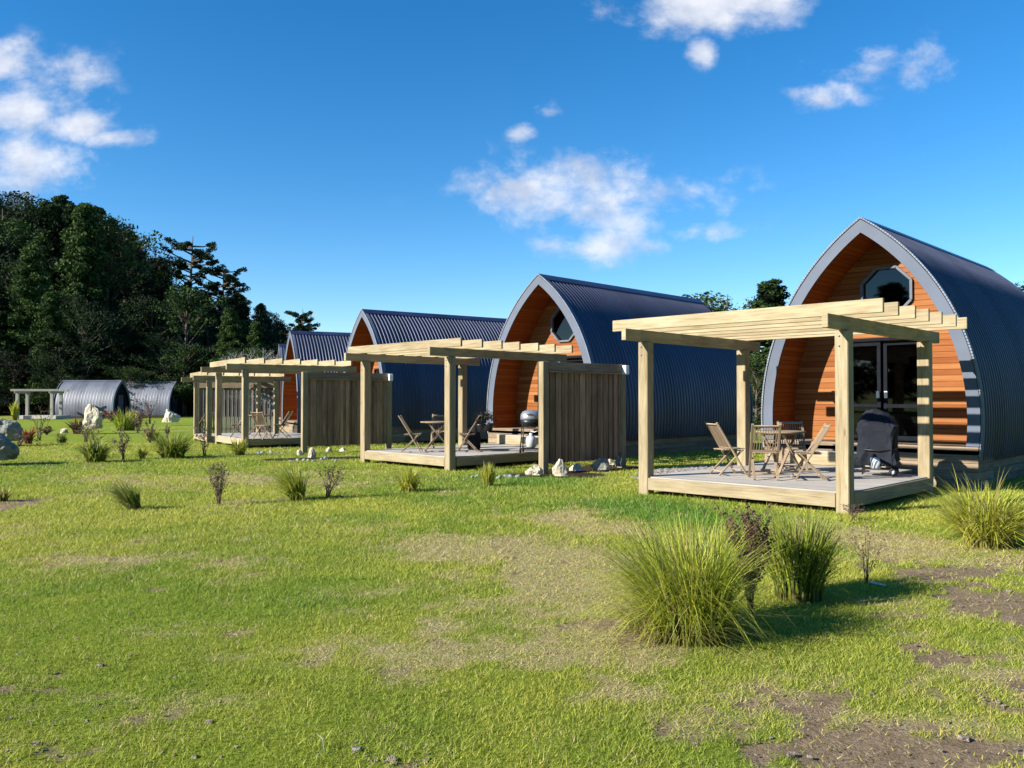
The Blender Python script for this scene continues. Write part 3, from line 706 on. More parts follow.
def make_table(r=.44, h=.74):
    root = empty('folding_table', (0, 0, 0)); root['category'] = 'table'
    mb = MB(); n = 24
    mb.lathe([(r-.06, 0), (r-.004, 0), (r, .006), (r, .028), (r-.004, .032), (r-.06, .032)], 8, (0, 0, h-.03))
    k = 9
    for i in range(k):
        x = -r*.86+(i+.5)*2*r*.86/k; ww = math.sqrt(max(.01, (r*.93)**2-x*x)); mb.box((x, 0, h-.012), (2*r*.86/k-.01, 2*ww-.04, .022))
    mb.build('tabletop', M['teak'], root)
    for s in (1, -1):
        for q in (1, -1):
            mb = MB(); mb.beam((q*.33, s*(.2 if q > 0 else .165), .01), (-q*.24, s*(.2 if q > 0 else .165), h-.04), .028, .045, (0, 1, 0)); mb.build('leg', M['teak'], root, .003)
    for q in (1, -1):
        for a in ((-q*.2, h-.06), (q*.29, .07)):
            mb = MB(); mb.beam((a[0], -.2, a[1]), (a[0], .2, a[1]), .03, .025); mb.build('stretcher', M['teak'], root)
    return root
chair = make_chair(); table = make_table(); first_c = [True]; first_t = [True]
def put(kind, px, py, rz, lab, grp, z=.31, dep=None):
    """stand a piece on the deck: px,py = pixel of its centre on the deck plane"""
    y = (EYE-z)*F_/(py-HY); x = (px-512)/F_*y
    if kind == 'c': o = place(chair, first_c[0], (x, y, z), rz, lab, grp); first_c[0] = False; o['category'] = 'chair'
    else: o = place(table, first_t[0], (x, y, z), rz, lab, grp); first_t[0] = False; o['category'] = 'table'
    return o
R_ = math.radians
g = 'teak folding chairs'
put('t', 780, 473, R_(40), 'round teak folding table in the middle of the nearest deck', 'teak folding tables')
put('c', 726, 474.5, R_(12), 'folding teak chair standing side on, left of the table on the nearest deck', g)
put('c', 764, 479, R_(80), 'folding teak chair with its back to the camera, in front of the near table', g)
put('c', 792, 470.5, R_(-100), 'folding teak chair behind the near table, slatted back showing', g)
put('c', 810, 479.5, R_(170), 'folding teak chair right of the near table, beside the front post', g)
put('t', 438, 451, R_(10), 'round teak folding table on the second deck, left of the middle post', 'teak folding tables')
put('c', 411, 452, R_(0), 'folding teak chair left of the table on the second deck, facing right', g)
put('c', 440, 448.5, R_(-90), 'folding teak chair behind the table on the second deck', g)
put('c', 469, 451.5, R_(178), 'folding teak chair right of the table on the second deck, facing left', g)
put('c', 239, 437.5, R_(200), 'pale folding chair left of the front post on the third deck', g)
put('c', 262, 439.5, R_(70), 'pale folding chair with its back to the camera on the third deck', g)
put('c', 283, 438, R_(178), 'darker folding chair side on by the steps of the third cabin', g)
put('t', 258, 435.5, R_(10), 'low folding table on the third deck behind the pale chair', 'teak folding tables')
put('c', 201, 432, R_(190), 'pale folding chair on the far left deck, behind the front posts', g, z=.11)
put('c', 214, 430.5, R_(80), 'pale folding chair on the far left deck, just right of a post', g, z=.11)

def cover_bbq():
    root = empty('covered_barbecue', (0, 0, 0))
    # local x = width, y = depth (front -y)
    secs = [(.24, .36, .29), (.34, .34, .28), (.52, .33, .275), (.70, .32, .27), (.80, .35, .27), (.90, .345, .265), (1.00, .29, .23), (1.07, .20, .15), (1.10, .08, .06)]
    n = 22; vs = []; q_ = random.Random(4)
    for zi, (z, a, b) in enumerate(secs):
        for k in range(n):
            t = 2*math.pi*k/n; c, s = math.cos(t), math.sin(t); p = .42
            fold = (1+.11*math.sin(5*t+zi*.7)*max(0, .85-z)/.6+.06*math.sin(9*t+2-zi*.6)*max(0, .95-z)+.02*math.sin(7*t+zi*2.1))
            x = a*fold*math.copysign(abs(c)**p, c); y = b*fold*math.copysign(abs(s)**p, s)
            zz = z+(.05*math.cos(2*t) if zi == 0 else 0)+(.10*math.sin(t-.4) if z > .85 else 0)*min(1, (z-.85)*6 if z > .85 else 0)
            vs.append((x+q_.uniform(-.014, .014), y+q_.uniform(-.014, .014), zz+q_.uniform(-.015, .015)))
    fs = [(i*n+k, i*n+(k+1) % n, (i+1)*n+(k+1) % n, (i+1)*n+k) for i in range(len(secs)-1) for k in range(n)]
    fs.append(tuple((len(secs)-1)*n+k for k in range(n)))
    tr_ = [q for f in fs[:-1] for q in ((f[0], f[1], f[2]), (f[0], f[2], f[3]))]+[fs[-1]]
    mb = MB(); mb.add(vs, tr_, None, None, False); cv = mb.build('cover', M['char'], root); ss = cv.modifiers.new('bevel', 'BEVEL'); ss.width = .008; ss.segments = 2; ss.limit_method = 'ANGLE'; ss.angle_limit = .15
    mb = MB()
    mb.tube([(-.34, -.1, .5), (-.2, -.285, .47), (.05, -.295, .45), (.25, -.28, .47), (.35, -.08, .5)], .012, 5); mb.build('strap', M['black'], cv)
    mb = MB()
    for x in (-.24, .24):
        for y in (-.18, .18): mb.beam((x, y, .02 if x < 0 else .08), (x, y, .6), .03, .03, (0, 1, 0))
    mb.box((0, 0, .12), (.5, .38, .02)); mb.build('cart_frame', M['black'], root)
    for y in (-.2, .2):
        mb = MB(); mb.tube([(.27, y-.02, .075), (.27, y+.02, .075)], .075, 16); w = mb.build('wheel', M['rubber'], root)
        mb = MB(); mb.tube([(.27, y-.023, .075), (.27, y+.023, .075)], .035, 12); mb.build('hub', M['gas'], w)
    mb = MB(); mb.lathe([(.08, 0), (.1, .02), (.105, .12), (.09, .19), (.03, .22), (.03, .26)], 18, (-.02, -.2, .13)); mb.build('gas_bottle', M['gas'], root)
    return root
o = cover_bbq(); o.scale = (.93, .93, .95); y = 1.29*F_/(475-HY); o.location = ((877-512)/F_*y, y, .31); o.rotation_euler = (0, 0, R_(-28)); tag(o, 'barbecue under a charcoal cover, standing by the right post of the nearest deck', 'barbecue')
def grill():
    root = empty('lidded_grill', (0, 0, 0))
    mb = MB(); mb.lathe([(.255, .80), (.26, .84), (.25, .93), (.20, 1.0), (.12, 1.03), (.02, 1.04)], 28); l = mb.build('lid', M['steel'], root)
    mb = MB(); mb.tube([(-.08, -.22, .93), (-.08, -.28, .94), (.08, -.28, .94), (.08, -.22, .93)], .01, 6); mb.build('handle', M['black'], l)
    mb = MB(); mb.lathe([(.10, .60), (.2, .64), (.25, .72), (.26, .80)], 28); mb.build('bowl', M['black'], root)
    for s in (1, -1):
        mb = MB(); mb.tube([(s*.24, -.2, .02), (s*.2, -.12, .66)], .014, 6); mb.tube([(s*.24, .2, .02), (s*.2, .12, .66)], .014, 6); mb.build('leg', M['black'], root)
    mb = MB(); mb.box((0, 0, .1), (.46, .4, .02)); mb.build('shelf', M['black'], root)
    mb = MB(); mb.lathe([(.09, 0), (.125, .03), (.13, .18), (.11, .26), (.045, .30), (.045, .35), (.02, .36)], 22, (0, -.02, .12)); mb.build('gas_bottle', M['gas'], root)
    mb = MB(); mb.tube([(0, -.02, .52), (.1, -.1, .5), (.22, -.14, .55), (.2, -.1, .68), (.05, -.05, .7)], .012, 6); mb.build('hose', M['gas'], root)
    mb = MB(); mb.tube([(-.25, -.2, .06), (-.21, -.2, .06)], .06, 14); mb.tube([(-.25, .2, .06), (-.21, .2, .06)], .06, 14); mb.build('wheel', M['rubber'], root)
    return root
o = grill(); y = 1.29*F_/(452.5-HY); o.location = ((531-512)/F_*y, y, .31); o.rotation_euler = (0, 0, R_(-10)); tag(o, 'small grill with silver lid and gas bottle at the edge of the second deck', 'grill')

# ------------------------------------------------------------------ rocks
def rock(name, loc, size, seed, mat, label, cat='rock', group=None, sub=3, rz=0, peak=0):
    import bmesh
    bm = bmesh.new(); bmesh.ops.create_icosphere(bm, subdivisions=sub, radius=1); r = random.Random(seed)
    planes = [(Vector((r.gauss(0, 1), r.gauss(0, 1), r.gauss(0, .8))).normalized(), r.uniform(.55, .9)) for _ in range(11)]
    from mathutils import noise as mn
    for v in bm.verts:
        p = v.co.copy()
        for n_, d in planes:
            k = p.dot(n_)
            if k > d: p -= n_*(k-d)*.92
        q_ = p*1.9+Vector((seed*3.1, seed*1.7, 0)); p *= 1+.20*mn.noise(q_)+.10*mn.noise(q_*2.7)+.05*mn.noise(q_*6)
        if peak:
            t = (p.z+1)/2; s = 1-peak*.42*t; p.x = p.x*s+.1*peak*t*math.sin(seed); p.y *= s
        v.co = p
    for v in bm.verts: v.co = Vector((v.co.x*size[0]/2, v.co.y*size[1]/2, max(-.25, v.co.z)*size[2]/2*1.0+size[2]*.28))
    me = bpy.data.meshes.new(name); bm.to_mesh(me); bm.free(); me.materials.append(M[mat])
    o = bpy.data.objects.new(name, me); COL.objects.link(o); x, y = loc[:2]; z = float(ground_z(x, y))
    o.location = (x, y, (loc[2] if len(loc) > 2 else z)-.03); o.rotation_euler = (0, 0, rz)
    return tag(o, label, cat, group)
def rk(px, py, w, h, seed, mat, lab, grp=None, peak=.3, d=.8, name='boulder', sub=4):
    x, y = at(px, py); s = y/F_; return rock(name, (x, y), (w*s*1.1, w*s*d, h*s*1.28), seed, mat, lab, 'rock', grp, sub, random.uniform(-.5, .5), peak)
rk(91, 430, 25, 30, 41, 'rock_white', 'tall cream boulder standing on the lawn in front of the barrel cabin', peak=.7)
rk(65, 430, 9, 7, 5, 'rock_white', 'small cream rock left of the tall cream boulder', peak=.3)
rk(171, 422.5, 18, 18, 8, 'rock_white', 'cream boulder with blocky top near the far left deck', peak=.3)
rk(-5, 465, 44, 33, 13, 'rock_grey', 'big grey green boulder cut off by the left edge, nearest of the pair', peak=-.1, sub=4)
rk(2, 446, 34, 30, 16, 'rock_grey', 'grey green boulder behind the nearest one at the left edge', peak=-.1, sub=4)
rk(2, 430, 16, 14, 19, 'rock_white', 'pale rock on top of the group at the left edge', peak=.3)
rk(534, 476, 17, 14, 21, 'rock_white', 'cream rock just left of the fence foot', peak=.25, name='rock')
rk(560, 478, 19, 20, 23, 'rock_white', 'largest cream rock, pointed, in the mulch right of the fence foot', peak=.5, name='rock')
rk(576, 471.5, 14, 11, 25, 'rock_white', 'low yellowish rock below the middle of the nearest fence', peak=.2, name='rock')
rk(601, 471.5, 20, 17, 27, 'rock_grey', 'blue grey rock below the nearest fence panel', peak=.3, name='rock')
rk(598, 471.8, 5, 8, 28, 'rock_white', 'small white pointed stone against the blue grey rock', peak=.6, name='rock', d=.5)
rk(619, 468.5, 8, 16, 31, 'rock_grey', 'upright grey slab leaning at the back post of the nearest fence', peak=.4, d=.5, name='rock')
rk(611, 465, 9, 8, 32, 'rock_white', 'pale rock between the blue grey rock and the upright slab', peak=.2, name='rock')
rk(312, 458.5, 9, 12, 33, 'rock_white', 'cream pointed rock at the foot of the middle fence', peak=.5, name='rock')
rk(300, 455.5, 7, 7, 35, 'rock_white', 'small cream rock left of the middle fence foot', peak=.3, name='rock')
rk(329, 452, 7, 6, 37, 'rock_white', 'small pale rock under the middle fence palings', peak=.2, name='rock')
rk(343, 451.5, 8, 5, 38, 'rock_white', 'low flat pale rock under the middle fence palings', peak=.2, name='rock')
k = 0
for (x0, y0, x1, y1, n_, s0, grp, lab) in ((465, 478, 518, 476, 9, 7.5, 'pebbles edging the second deck', 'smooth grey pebble in the row at the edge of the second deck'),
                                   (292, 461, 338, 459.5, 9, 6, 'pebbles edging the middle fence', 'smooth grey pebble in the row left of the second deck'),
                                   (258, 453, 290, 452, 6, 5, 'pebbles edging the third deck', 'smooth grey pebble in the row at the edge of the third deck')):
    for i in range(n_):
        t = i/(n_-1); px = x0+(x1-x0)*t+random.uniform(-1.5, 1.5); py = y0+(y1-y0)*t+random.uniform(-1.5, 1.5)
        x, y = at(px, py); s = y/F_*s0*random.uniform(.7, 1.25); k += 1
        rock('pebble', (x, y), (s, s*.8, s*.75), 100+k, 'pebble', lab, 'pebble', grp, 2, random.random()*3)
x, y = at(876, 583.5); mb = MB(); mb.box((0, 0, .012), (.14, .022, .012)); o = mb.build('white_stake', M['stick']); o.location = (x, y, float(ground_z(x, y))); o.rotation_euler = (0, .05, R_(-50)); tag(o, 'short white stake lying on the grass by the thin twiggy shrub', 'stake')
x, y = at(316, 757); mb = MB(); mb.tube([(0, 0, .01), (.03, .05, .03), (.01, .12, .045), (-.03, .17, .05)], [.001, .0018, .0018, .001], 6); o = mb.build('dry_stalk', M['deck']); o.location = (x, y, float(ground_z(x, y))); tag(o, 'single pale dry stalk lying on the grass near the bottom edge', 'stalk')

# ------------------------------------------------------------------ plants
def tussock(name, px, py, hpx, wpx, nb, label, cols, cat='grass clump', lean=(0, 0), seed=1, stiff=.5, group=None, dead=.12, bw=1.0, base=.22):
    x, y = at(px, py); s = y/F_; H, Wd = hpx*s, wpx*s/2
    r = np.random.default_rng(seed); S = 7
    ang = r.random(nb)*2*np.pi; out = Wd*(.12+.95*r.random(nb)**.8); L = H*(.42+.65*r.random(nb)**.8)*(1-.12*(out/Wd))
    br = base*Wd*np.sqrt(r.random(nb)); ba = ang+r.normal(0, .5, nb)
    bx, by = br*np.cos(ba), br*np.sin(ba)
    drop = r.random(nb)**1.6*(out/Wd)*H*(1.0-stiff*.7)
    t = np.linspace(0, 1, S+1)
    lx, ly = lean
    pw = 1.5+r.random(nb)*1.3
    X = bx[:, None]+np.cos(ang)[:, None]*out[:, None]*t**pw[:, None]+lx*H*t**1.4
    Y = by[:, None]+np.sin(ang)[:, None]*out[:, None]*t**pw[:, None]+ly*H*t**1.4
    Z = L[:, None]*(t-.0*t)*(1-.12*t)-drop[:, None]*t**3.2
    Z = np.maximum(Z, .01+.01*r.random((nb, 1)))
    Z[:, 0] = -.02
    side = ang+np.pi/2+r.normal(0, .7, nb); w = max(.0022, .55*s)*bw*(.7+.6*r.random(nb)); wt = w[:, None]*(1-t**2.2)*(.75+.25*np.minimum(1, t*4))
    sx, sy = np.cos(side)[:, None]*wt, np.sin(side)[:, None]*wt
    P = np.stack([X-sx, Y-sy, Z], -1); Q = np.stack([X+sx, Y+sy, Z], -1)
    V = np.stack([P[:, :-1], Q[:, :-1], Q[:, 1:], P[:, 1:]], 2).reshape(-1, 3)
    cols = np.array(cols); c0 = cols[r.integers(0, len(cols), nb)]*(.75+.5*r.random((nb, 1)))
    isd = r.random(nb) < dead; c0[isd] = np.array([.42, .34, .16])*(.6+.6*r.random((isd.sum(), 1)))
    tip = np.array([.34, .33, .07]); tt = ((t[:-1]+t[1:])/2)[None, :, None]
    C = c0[:, None, :]*(1-.35*tt**2)+tip*.35*tt**2
    sh = np.clip((.26-tt)/.26, 0, 1)*.8; C = C*(1-sh)+np.array([.16, .115, .05])*sh   # dry brown sheaths at the foot
    o = npmesh(name, V, 4, C.reshape(-1, 3), M['leaf'])
    o.location = (x, y, float(ground_z(x, y))); return tag(o, label, cat, group)
G1 = [(.24, .32, .024), (.33, .39, .035), (.46, .46, .055), (.13, .20, .02)]; G2 = [(.40, .42, .045), (.50, .47, .08), (.30, .36, .03)]; GD = [(.07, .12, .02), (.12, .17, .03), (.18, .22, .04)]
GO = [(.24, .20, .06), (.16, .18, .04), (.30, .26, .09)]
tussock('tussock', 690, 634, 150, 184, 1900, 'largest grass tussock, wide and arching, in the foreground right of centre', G1+G2[:1], seed=2, lean=(-.10, .0), base=.40, bw=1.2, stiff=.35)
tussock('tussock', 676, 630, 60, 200, 420, 'skirt of low arching blades around the foot of the largest tussock', G2+GO, seed=33, lean=(.05, -.1), stiff=.0, base=.5, dead=.35)
tussock('tussock', 797, 597, 108, 74, 1300, 'upright dense grass tussock right of the largest one, before the deck corner', G1[:2]+GD[:2]+G1[:1], seed=3, base=.6, stiff=.9, bw=1.4)
tussock('tussock', 986, 546, 72, 124, 1200, 'yellow green tussock at the right edge, beside the cabin base', G2+G1[2:3], seed=4, base=.34, bw=1.4)
tussock('tussock', 978, 544, 92, 110, 120, 'tall sparse seed stalks rising from the tussock at the right edge', GO+G2, seed=5, base=.3)
def mid(px, py, h, w, n, lab, cols=G1, **k): return tussock('tussock', px, py, h*1.1, w*.9, n, lab, cols, **k)
mid(409, 491, 30, 36, 300, 'tuft of yellow green grass in front of the second deck, left of the front post', G2, seed=11, base=.4)
mid(488, 486, 27, 18, 260, 'narrow bright upright tuft below the second deck edge, right of the front post', G2, seed=12, base=.6, stiff=1)
mid(298, 499, 42, 52, 420, 'arching tuft leaning left, beside the dark twiggy shrub in mid lawn', G1+G2[:1], seed=13, lean=(-.25, 0), base=.3)
mid(136, 509.5, 32, 42, 420, 'dark green tuft leaning left, alone in the left middle of the lawn', GD+G1[:1], seed=14, lean=(-.45, 0), base=.3)
mid(96, 462, 28, 46, 260, 'spiky flax like tuft with dark stems, left of the brown shrub', GD+G1[:1], seed=15, base=.4, bw=1.6)
mid(173, 458, 30, 58, 520, 'widest dark green clump in the left row, before the far left pergola', G1+GD, seed=16, base=.4)
mid(143, 459, 14, 22, 120, 'small green tuft between the brown shrub and the wide clump', G1, seed=17)
mid(239, 455, 20, 20, 200, 'short yellow green tuft at the corner of the third deck', G2, seed=18, base=.6)
mid(4, 500, 18, 40, 90, 'sparse tuft at the left edge on dark mulch', G1+GO, seed=19)
mid(126, 427, 25, 26, 260, 'bright green upright clump in the bed before the barrel cabin', G1[:2], seed=20, base=.7)
mid(152, 436, 16, 18, 160, 'round green clump on top of a brown stem, left lawn', G1, seed=21, base=.7)
mid(62, 440, 13, 14, 120, 'small very dark tuft right of the red flax', GD, seed=22, base=.6)
tussock('flax_plant', 29, 444, 22, 22, 90, 'reddish orange flax plant right of the big grey boulders', [(.35, .09, .04), (.42, .16, .08), (.25, .05, .03)], 'plant', seed=23, bw=2.4, dead=0)
tussock('flax_plant', 77, 430, 19, 26, 90, 'dark maroon flax at the foot of the tall cream boulder', [(.05, .02, .025), (.08, .03, .03)], 'plant', seed=24, bw=2.2, dead=0)
tussock('flax_plant', 15, 418, 26, 12, 60, 'tall yellow flax at the far left beside the small pale pergola', [(.45, .42, .05), (.35, .36, .05)], 'plant', seed=25, bw=2.4, dead=0, stiff=1)
def twiggy(px, py, h, w, label, seed=1, leafc=((.07, .04, .04), (.11, .07, .05)), nt_=14, nl=500, name='shrub', tw='twig', lean=0, leaf=1.0, cat='shrub'):
    x, y = at(px, py); s = y/F_; H, Wd = h*s, w*s/2; r = random.Random(seed)
    root = empty(name, (x, y, float(ground_z(x, y))), 0, label, cat); mb = MB(); tips = []
    rad = max(.003, .35*s)
    for i in range(nt_):
        a = r.random()*6.28; o_ = Wd*r.uniform(.2, 1); top = Vector((math.cos(a)*o_+lean*H, math.sin(a)*o_, H*r.uniform(.6, 1)))
        p = [Vector((r.uniform(-1, 1)*Wd*.12, r.uniform(-1, 1)*Wd*.12, -.02))]
        for t in (.3, .6, .85, 1): p.append(Vector((top.x*t**1.5, top.y*t**1.5, top.z*t))+Vector((r.gauss(0, 1), r.gauss(0, 1), 0))*Wd*.07)
        mb.tube(p, [rad, rad*.8, rad*.6, rad*.45, rad*.3], 5); tips += [(p[k], p[k+1]) for k in (1, 2, 2, 3, 3, 3)]
        for j in range(4):
            k = r.choice((1, 2, 3)); q0 = p[k].lerp(p[k+1], r.random()); q1 = q0+Vector((r.gauss(0, 1)*Wd*.35, r.gauss(0, 1)*Wd*.35, H*r.uniform(.05, .2)))
            mb.tube([q0, q1], [rad*.4, rad*.25], 4); tips.append((q0, q1)); tips.append((q0, q1))
    mb.build('stems', M[tw], root)
    rg = np.random.default_rng(seed); L = []
    for i in range(nl):
        a, b = tips[int(rg.integers(len(tips)))]; L.append(a.lerp(b, float(rg.random())))
    if nl:
        P = np.array([tuple(q) for q in L])+rg.normal(0, Wd*.05, (nl, 3)); sz = max(.008, .9*s)*leaf*(.6+.8*rg.random(nl))
        d1 = rg.normal(0, 1, (nl, 3)); d1 /= np.linalg.norm(d1, axis=1)[:, None]; d2 = np.cross(d1, rg.normal(0, 1, (nl, 3))); d2 /= np.linalg.norm(d2, axis=1)[:, None]
        V = np.stack([P-d1*sz[:, None], P+d2*sz[:, None]*.55, P+d1*sz[:, None], P-d2*sz[:, None]*.55], 1).reshape(-1, 3)
        c = np.array(leafc)[rg.integers(0, len(leafc), nl)]*(.7+.6*rg.random((nl, 1)))
        npmesh('leaves', V, 4, c, M['leaf'], root)
    return root
DB = ((.075, .045, .04), (.12, .08, .055), (.05, .035, .035)); BR = ((.16, .11, .09), (.11, .07, .06))
twiggy(749, 612, 100, 46, 'dark purplish twiggy shrub growing between the two big foreground tussocks', 1, ((.13, .065, .05), (.17, .10, .065), (.09, .05, .045)), 30, 3200, leaf=1.6)
twiggy(865, 582, 66, 36, 'thin sparse purplish shrub beside the short white stake', 2, ((.16, .09, .08), (.11, .06, .055)), 9, 260)
twiggy(852, 521, 18, 22, 'tiny dark twiggy plant at the front corner post of the nearest deck', 3, DB, 10, 160)
twiggy(328, 498, 33, 30, 'dark twiggy shrub leaning right, next to the arching tuft in mid lawn', 4, DB, 14, 420, lean=.1)
twiggy(220, 503.5, 42, 26, 'upright brown twiggy shrub alone in mid lawn', 5, BR, 16, 620)
twiggy(124, 459.5, 29, 20, 'brown shrub, bushier at the top, left row of the lawn', 6, BR, 12, 320)
twiggy(205, 456, 30, 20, 'loose brown shrub in front of the far left pergola posts', 7, BR, 10, 160)
twiggy(150, 440, 22, 16, 'brown shrub behind the row, below the grey barrel cabins', 8, BR, 10, 200)
twiggy(138, 429, 20, 18, 'purple leaved shrub beside the bright green clump', 9, ((.12, .05, .06), (.08, .05, .05)), 10, 220)
twiggy(168, 437, 18, 8, 'slim dark shrub rising behind the widest clump', 10, DB, 7, 120)
twiggy(87, 437, 18, 30, 'low bare twiggy shrub in front of the tall cream boulder', 11, BR, 12, 60)
twiggy(40, 436, 34, 30, 'thin young tree with bare crooked branches in front of the far small pergola', 12, GD, 8, 60, tw='bark')
twiggy(150, 421, 30, 18, 'thin sapling with pinkish twigs in front of the right barrel cabin', 13, ((.2, .1, .1),), 7, 70)
twiggy(20, 447, 14, 18, 'small grey brown shrub at the foot of the big grey boulders', 14, BR, 8, 80)
twiggy(96, 446, 18, 22, 'pale wispy shrub between the flax and the brown shrub', 15, ((.14, .15, .05),), 8, 90)
for i, (px, py, w, h, c) in enumerate([(98, 420, 22, 10, ((.22, .07, .06), (.12, .1, .04))), (112, 419, 20, 9, ((.2, .06, .06), (.1, .05, .04))), (135, 418, 16, 8, ((.25, .06, .06), (.1, .1, .03))), (47, 431, 16, 8, ((.14, .15, .04), (.2, .1, .05)))]):
    twiggy(px, py, h, w, ['low reddish shrub right of the tall cream boulder', 'low crimson shrub below the end wall of the barrel cabin', 'low red shrub below the gap between the barrel cabins', 'low yellow green shrub left of the tall cream boulder'][i], 40+i, c, 14, 220, leaf=1.5)
# planter beside second cabin porch
def pot_plant(px, py, z, label, seed, dark=True, h=.35):
    y = (EYE-z)*F_/(py-HY); x = (px-512)/F_*y; root = empty('potted_plant', (x, y, z), 0, label, 'plant')
    mb = MB(); mb.lathe([(.08, 0), (.12, .16), (.13, .2), (.115, .2), (.10, .17)], 16); mb.build('pot', M['black'], root)
    rg = np.random.default_rng(seed); n = 160; P = rg.normal(0, 1, (n, 3))*np.array([.09, .09, .07])+np.array([0, 0, .2+h*.45]); sz = .035*(.6+.8*rg.random(n))
    d1 = rg.normal(0, 1, (n, 3)); d1 /= np.linalg.norm(d1, axis=1)[:, None]; d2 = np.cross(d1, rg.normal(0, 1, (n, 3))); d2 /= np.linalg.norm(d2, axis=1)[:, None]
    V = np.stack([P-d1*sz[:, None], P+d2*sz[:, None]*.5, P+d1*sz[:, None], P-d2*sz[:, None]*.5], 1).reshape(-1, 3)
    npmesh('leaves', V, 4, np.array([[.02, .035, .015], [.04, .028, .028]])[rg.integers(0, 2, n)], M['leaf'], root)
pot_plant(481, 432, .8, 'dark leafy potted plant on the left corner of the second cabin porch', 4)
pot_plant(489, 431, .8, 'second potted plant, right of the first on the second cabin porch', 5)
mb = MB(); mb.lathe([(.14, 0), (.17, .04), (.18, .3), (.15, .48), (.1, .56), (.04, .6)], 16); o = mb.build('cloth_bag', M['char']); y = 1.29*F_/(449.5-HY); o.location = ((474-512)/F_*y, y, .31); tag(o, 'dark cloth bag standing behind the right chair of the second deck', 'bag')

# ------------------------------------------------------------------ trees
def leaf_cloud(name, centers, radii, per, size, palette, parent, seed, flat=.6, mat='needle'):
    r = np.random.default_rng(seed); centers = np.array(centers); radii = np.array(radii); n = len(centers)*per
    c = np.repeat(centers, per, 0); R0 = np.repeat(radii, per)
    d = r.normal(0, 1, (n, 3)); d /= np.linalg.norm(d, axis=1)[:, None]; rad = R0*r.random(n)**.45
    P = c+d*rad[:, None]*np.array([1, 1, flat])
    sz = size*(.5+r.random(n)); d1 = r.normal(0, 1, (n, 3)); d1[:, 2] *= .6; d1 /= np.linalg.norm(d1, axis=1)[:, None]; d2 = np.cross(d1, r.normal(0, 1, (n, 3))); d2 /= np.linalg.norm(d2, axis=1)[:, None]
    V = np.stack([P-d1*sz[:, None], P+d2*sz[:, None]*.5, P+d1*sz[:, None], P-d2*sz[:, None]*.5], 1).reshape(-1, 3)
    pal = np.array(palette); ci = np.repeat(r.integers(0, len(pal), len(centers)), per); C = pal[ci]*(.65+.7*r.random((n, 1)))
    return npmesh(name, V, 4, C, M[mat], parent)
PD = [(.018, .033, .013), (.027, .045, .017), (.014, .024, .012)]; PG = [(.045, .078, .022), (.058, .094, .027), (.032, .058, .018)]; PB = [(.020, .024, .018), (.015, .015, .013)]
def make_tree(kind, seed, H=10.0, pal=PD, name='pine_tree', leafs=1.0):
    """unit tree of height H; kinds: cone, round, pads"""
    r = random.Random(seed); root = empty(name, (0, 0, 0)); root['category'] = 'tree'; mb = MB()
    bend = (r.uniform(-.03, .03)*H, r.uniform(-.03, .03)*H)
    tr = lambda t: Vector((bend[0]*t*t, bend[1]*t*t, H*t))
    mb.tube([tr(t) for t in (0, .25, .5, .75, .96)], [H*.022, H*.017, H*.013, H*.007, H*.002], 8); cen = []; rad = []
    if kind == 'cone':
        n = 80; 
        for i in range(n):
            t = .10+.88*(i/n)**.9; L = H*.215*(1-t)**.8*r.uniform(.55, 1.15)+.02*H; a = i*2.4+r.uniform(-.4, .4); p0 = tr(t)
            up = r.uniform(-.05, .25); p1 = p0+Vector((math.cos(a)*L, math.sin(a)*L, L*up)); mb.tube([p0, p0.lerp(p1, .5)-Vector((0, 0, L*.04)), p1], [H*.004, H*.003, H*.001], 4, False)
            for q in (.45, .75, 1): cen.append(p0.lerp(p1, q)+Vector((r.gauss(0, 1), r.gauss(0, 1), r.gauss(0, .5)))*L*.1); rad.append(H*.028+L*.22*q)
    elif kind == 'round':
        n = 56
        for i in range(n):
            t = r.uniform(.22, .9); a = r.random()*6.28; env = math.sin(math.pi*min(1, (t-.05)/.97))**.6
            L = H*.33*env*r.uniform(.5, 1.1); p0 = tr(t*.8); p1 = tr(t)+Vector((math.cos(a)*L, math.sin(a)*L, H*.08*r.random())); mb.tube([p0, p0.lerp(p1, .5), p1], [H*.006, H*.004, H*.0015], 4, False)
            for q in (.65, 1): cen.append(p0.lerp(p1, q)+Vector((r.gauss(0, 1), r.gauss(0, 1), r.gauss(0, 1)))*H*.02); rad.append(H*r.uniform(.05, .095))
    else:
        n = 60
        for i in range(n):
            t = r.uniform(.38, .99)**.9; a = r.random()*6.28; L = H*r.uniform(.06, .27)*(1.3-.75*t); p0 = tr(t*.92); p1 = p0+Vector((math.cos(a)*L, math.sin(a)*L, L*r.uniform(.1, .5))); mb.tube([p0, p0.lerp(p1, .5)-Vector((0, 0, L*.05)), p1], [H*.006, H*.004, H*.002], 5, False)
            for q in (.8, 1): cen.append(p0.lerp(p1, q)); rad.append(H*r.uniform(.016, .032))
    mb.build('trunk', M['bark'], root)
    per = int((100 if kind != 'pads' else 120)*leafs); leaf_cloud('crown', cen, rad, per, H*(.0095 if kind != 'pads' else .0065), pal, root, seed, flat=.6 if kind != 'pads' else .7)
    return root
protos = []
for sd, kd, pal in ((1, 'cone', PD), (2, 'round', PD), (3, 'cone', PG), (4, 'round', PG), (5, 'round', PB+PD[:1]), (6, 'cone', PD+PG[:1])): protos.append([make_tree(kd, sd, pal=pal), True])
pads = [make_tree('pads', 8, pal=PD, name='umbrella_pine'), True]
def tree(pk, x, y, h, lab, group=None, wide=1.0, name=None):
    src = pk[0]; o = place(src, pk[1], (x, y, float(ground_z(x, y))-.3), random.random()*6.28, lab, group); pk[1] = False
    s = h/10; o.scale = (s*wide, s*wide, s); o['category'] = 'tree'; return o
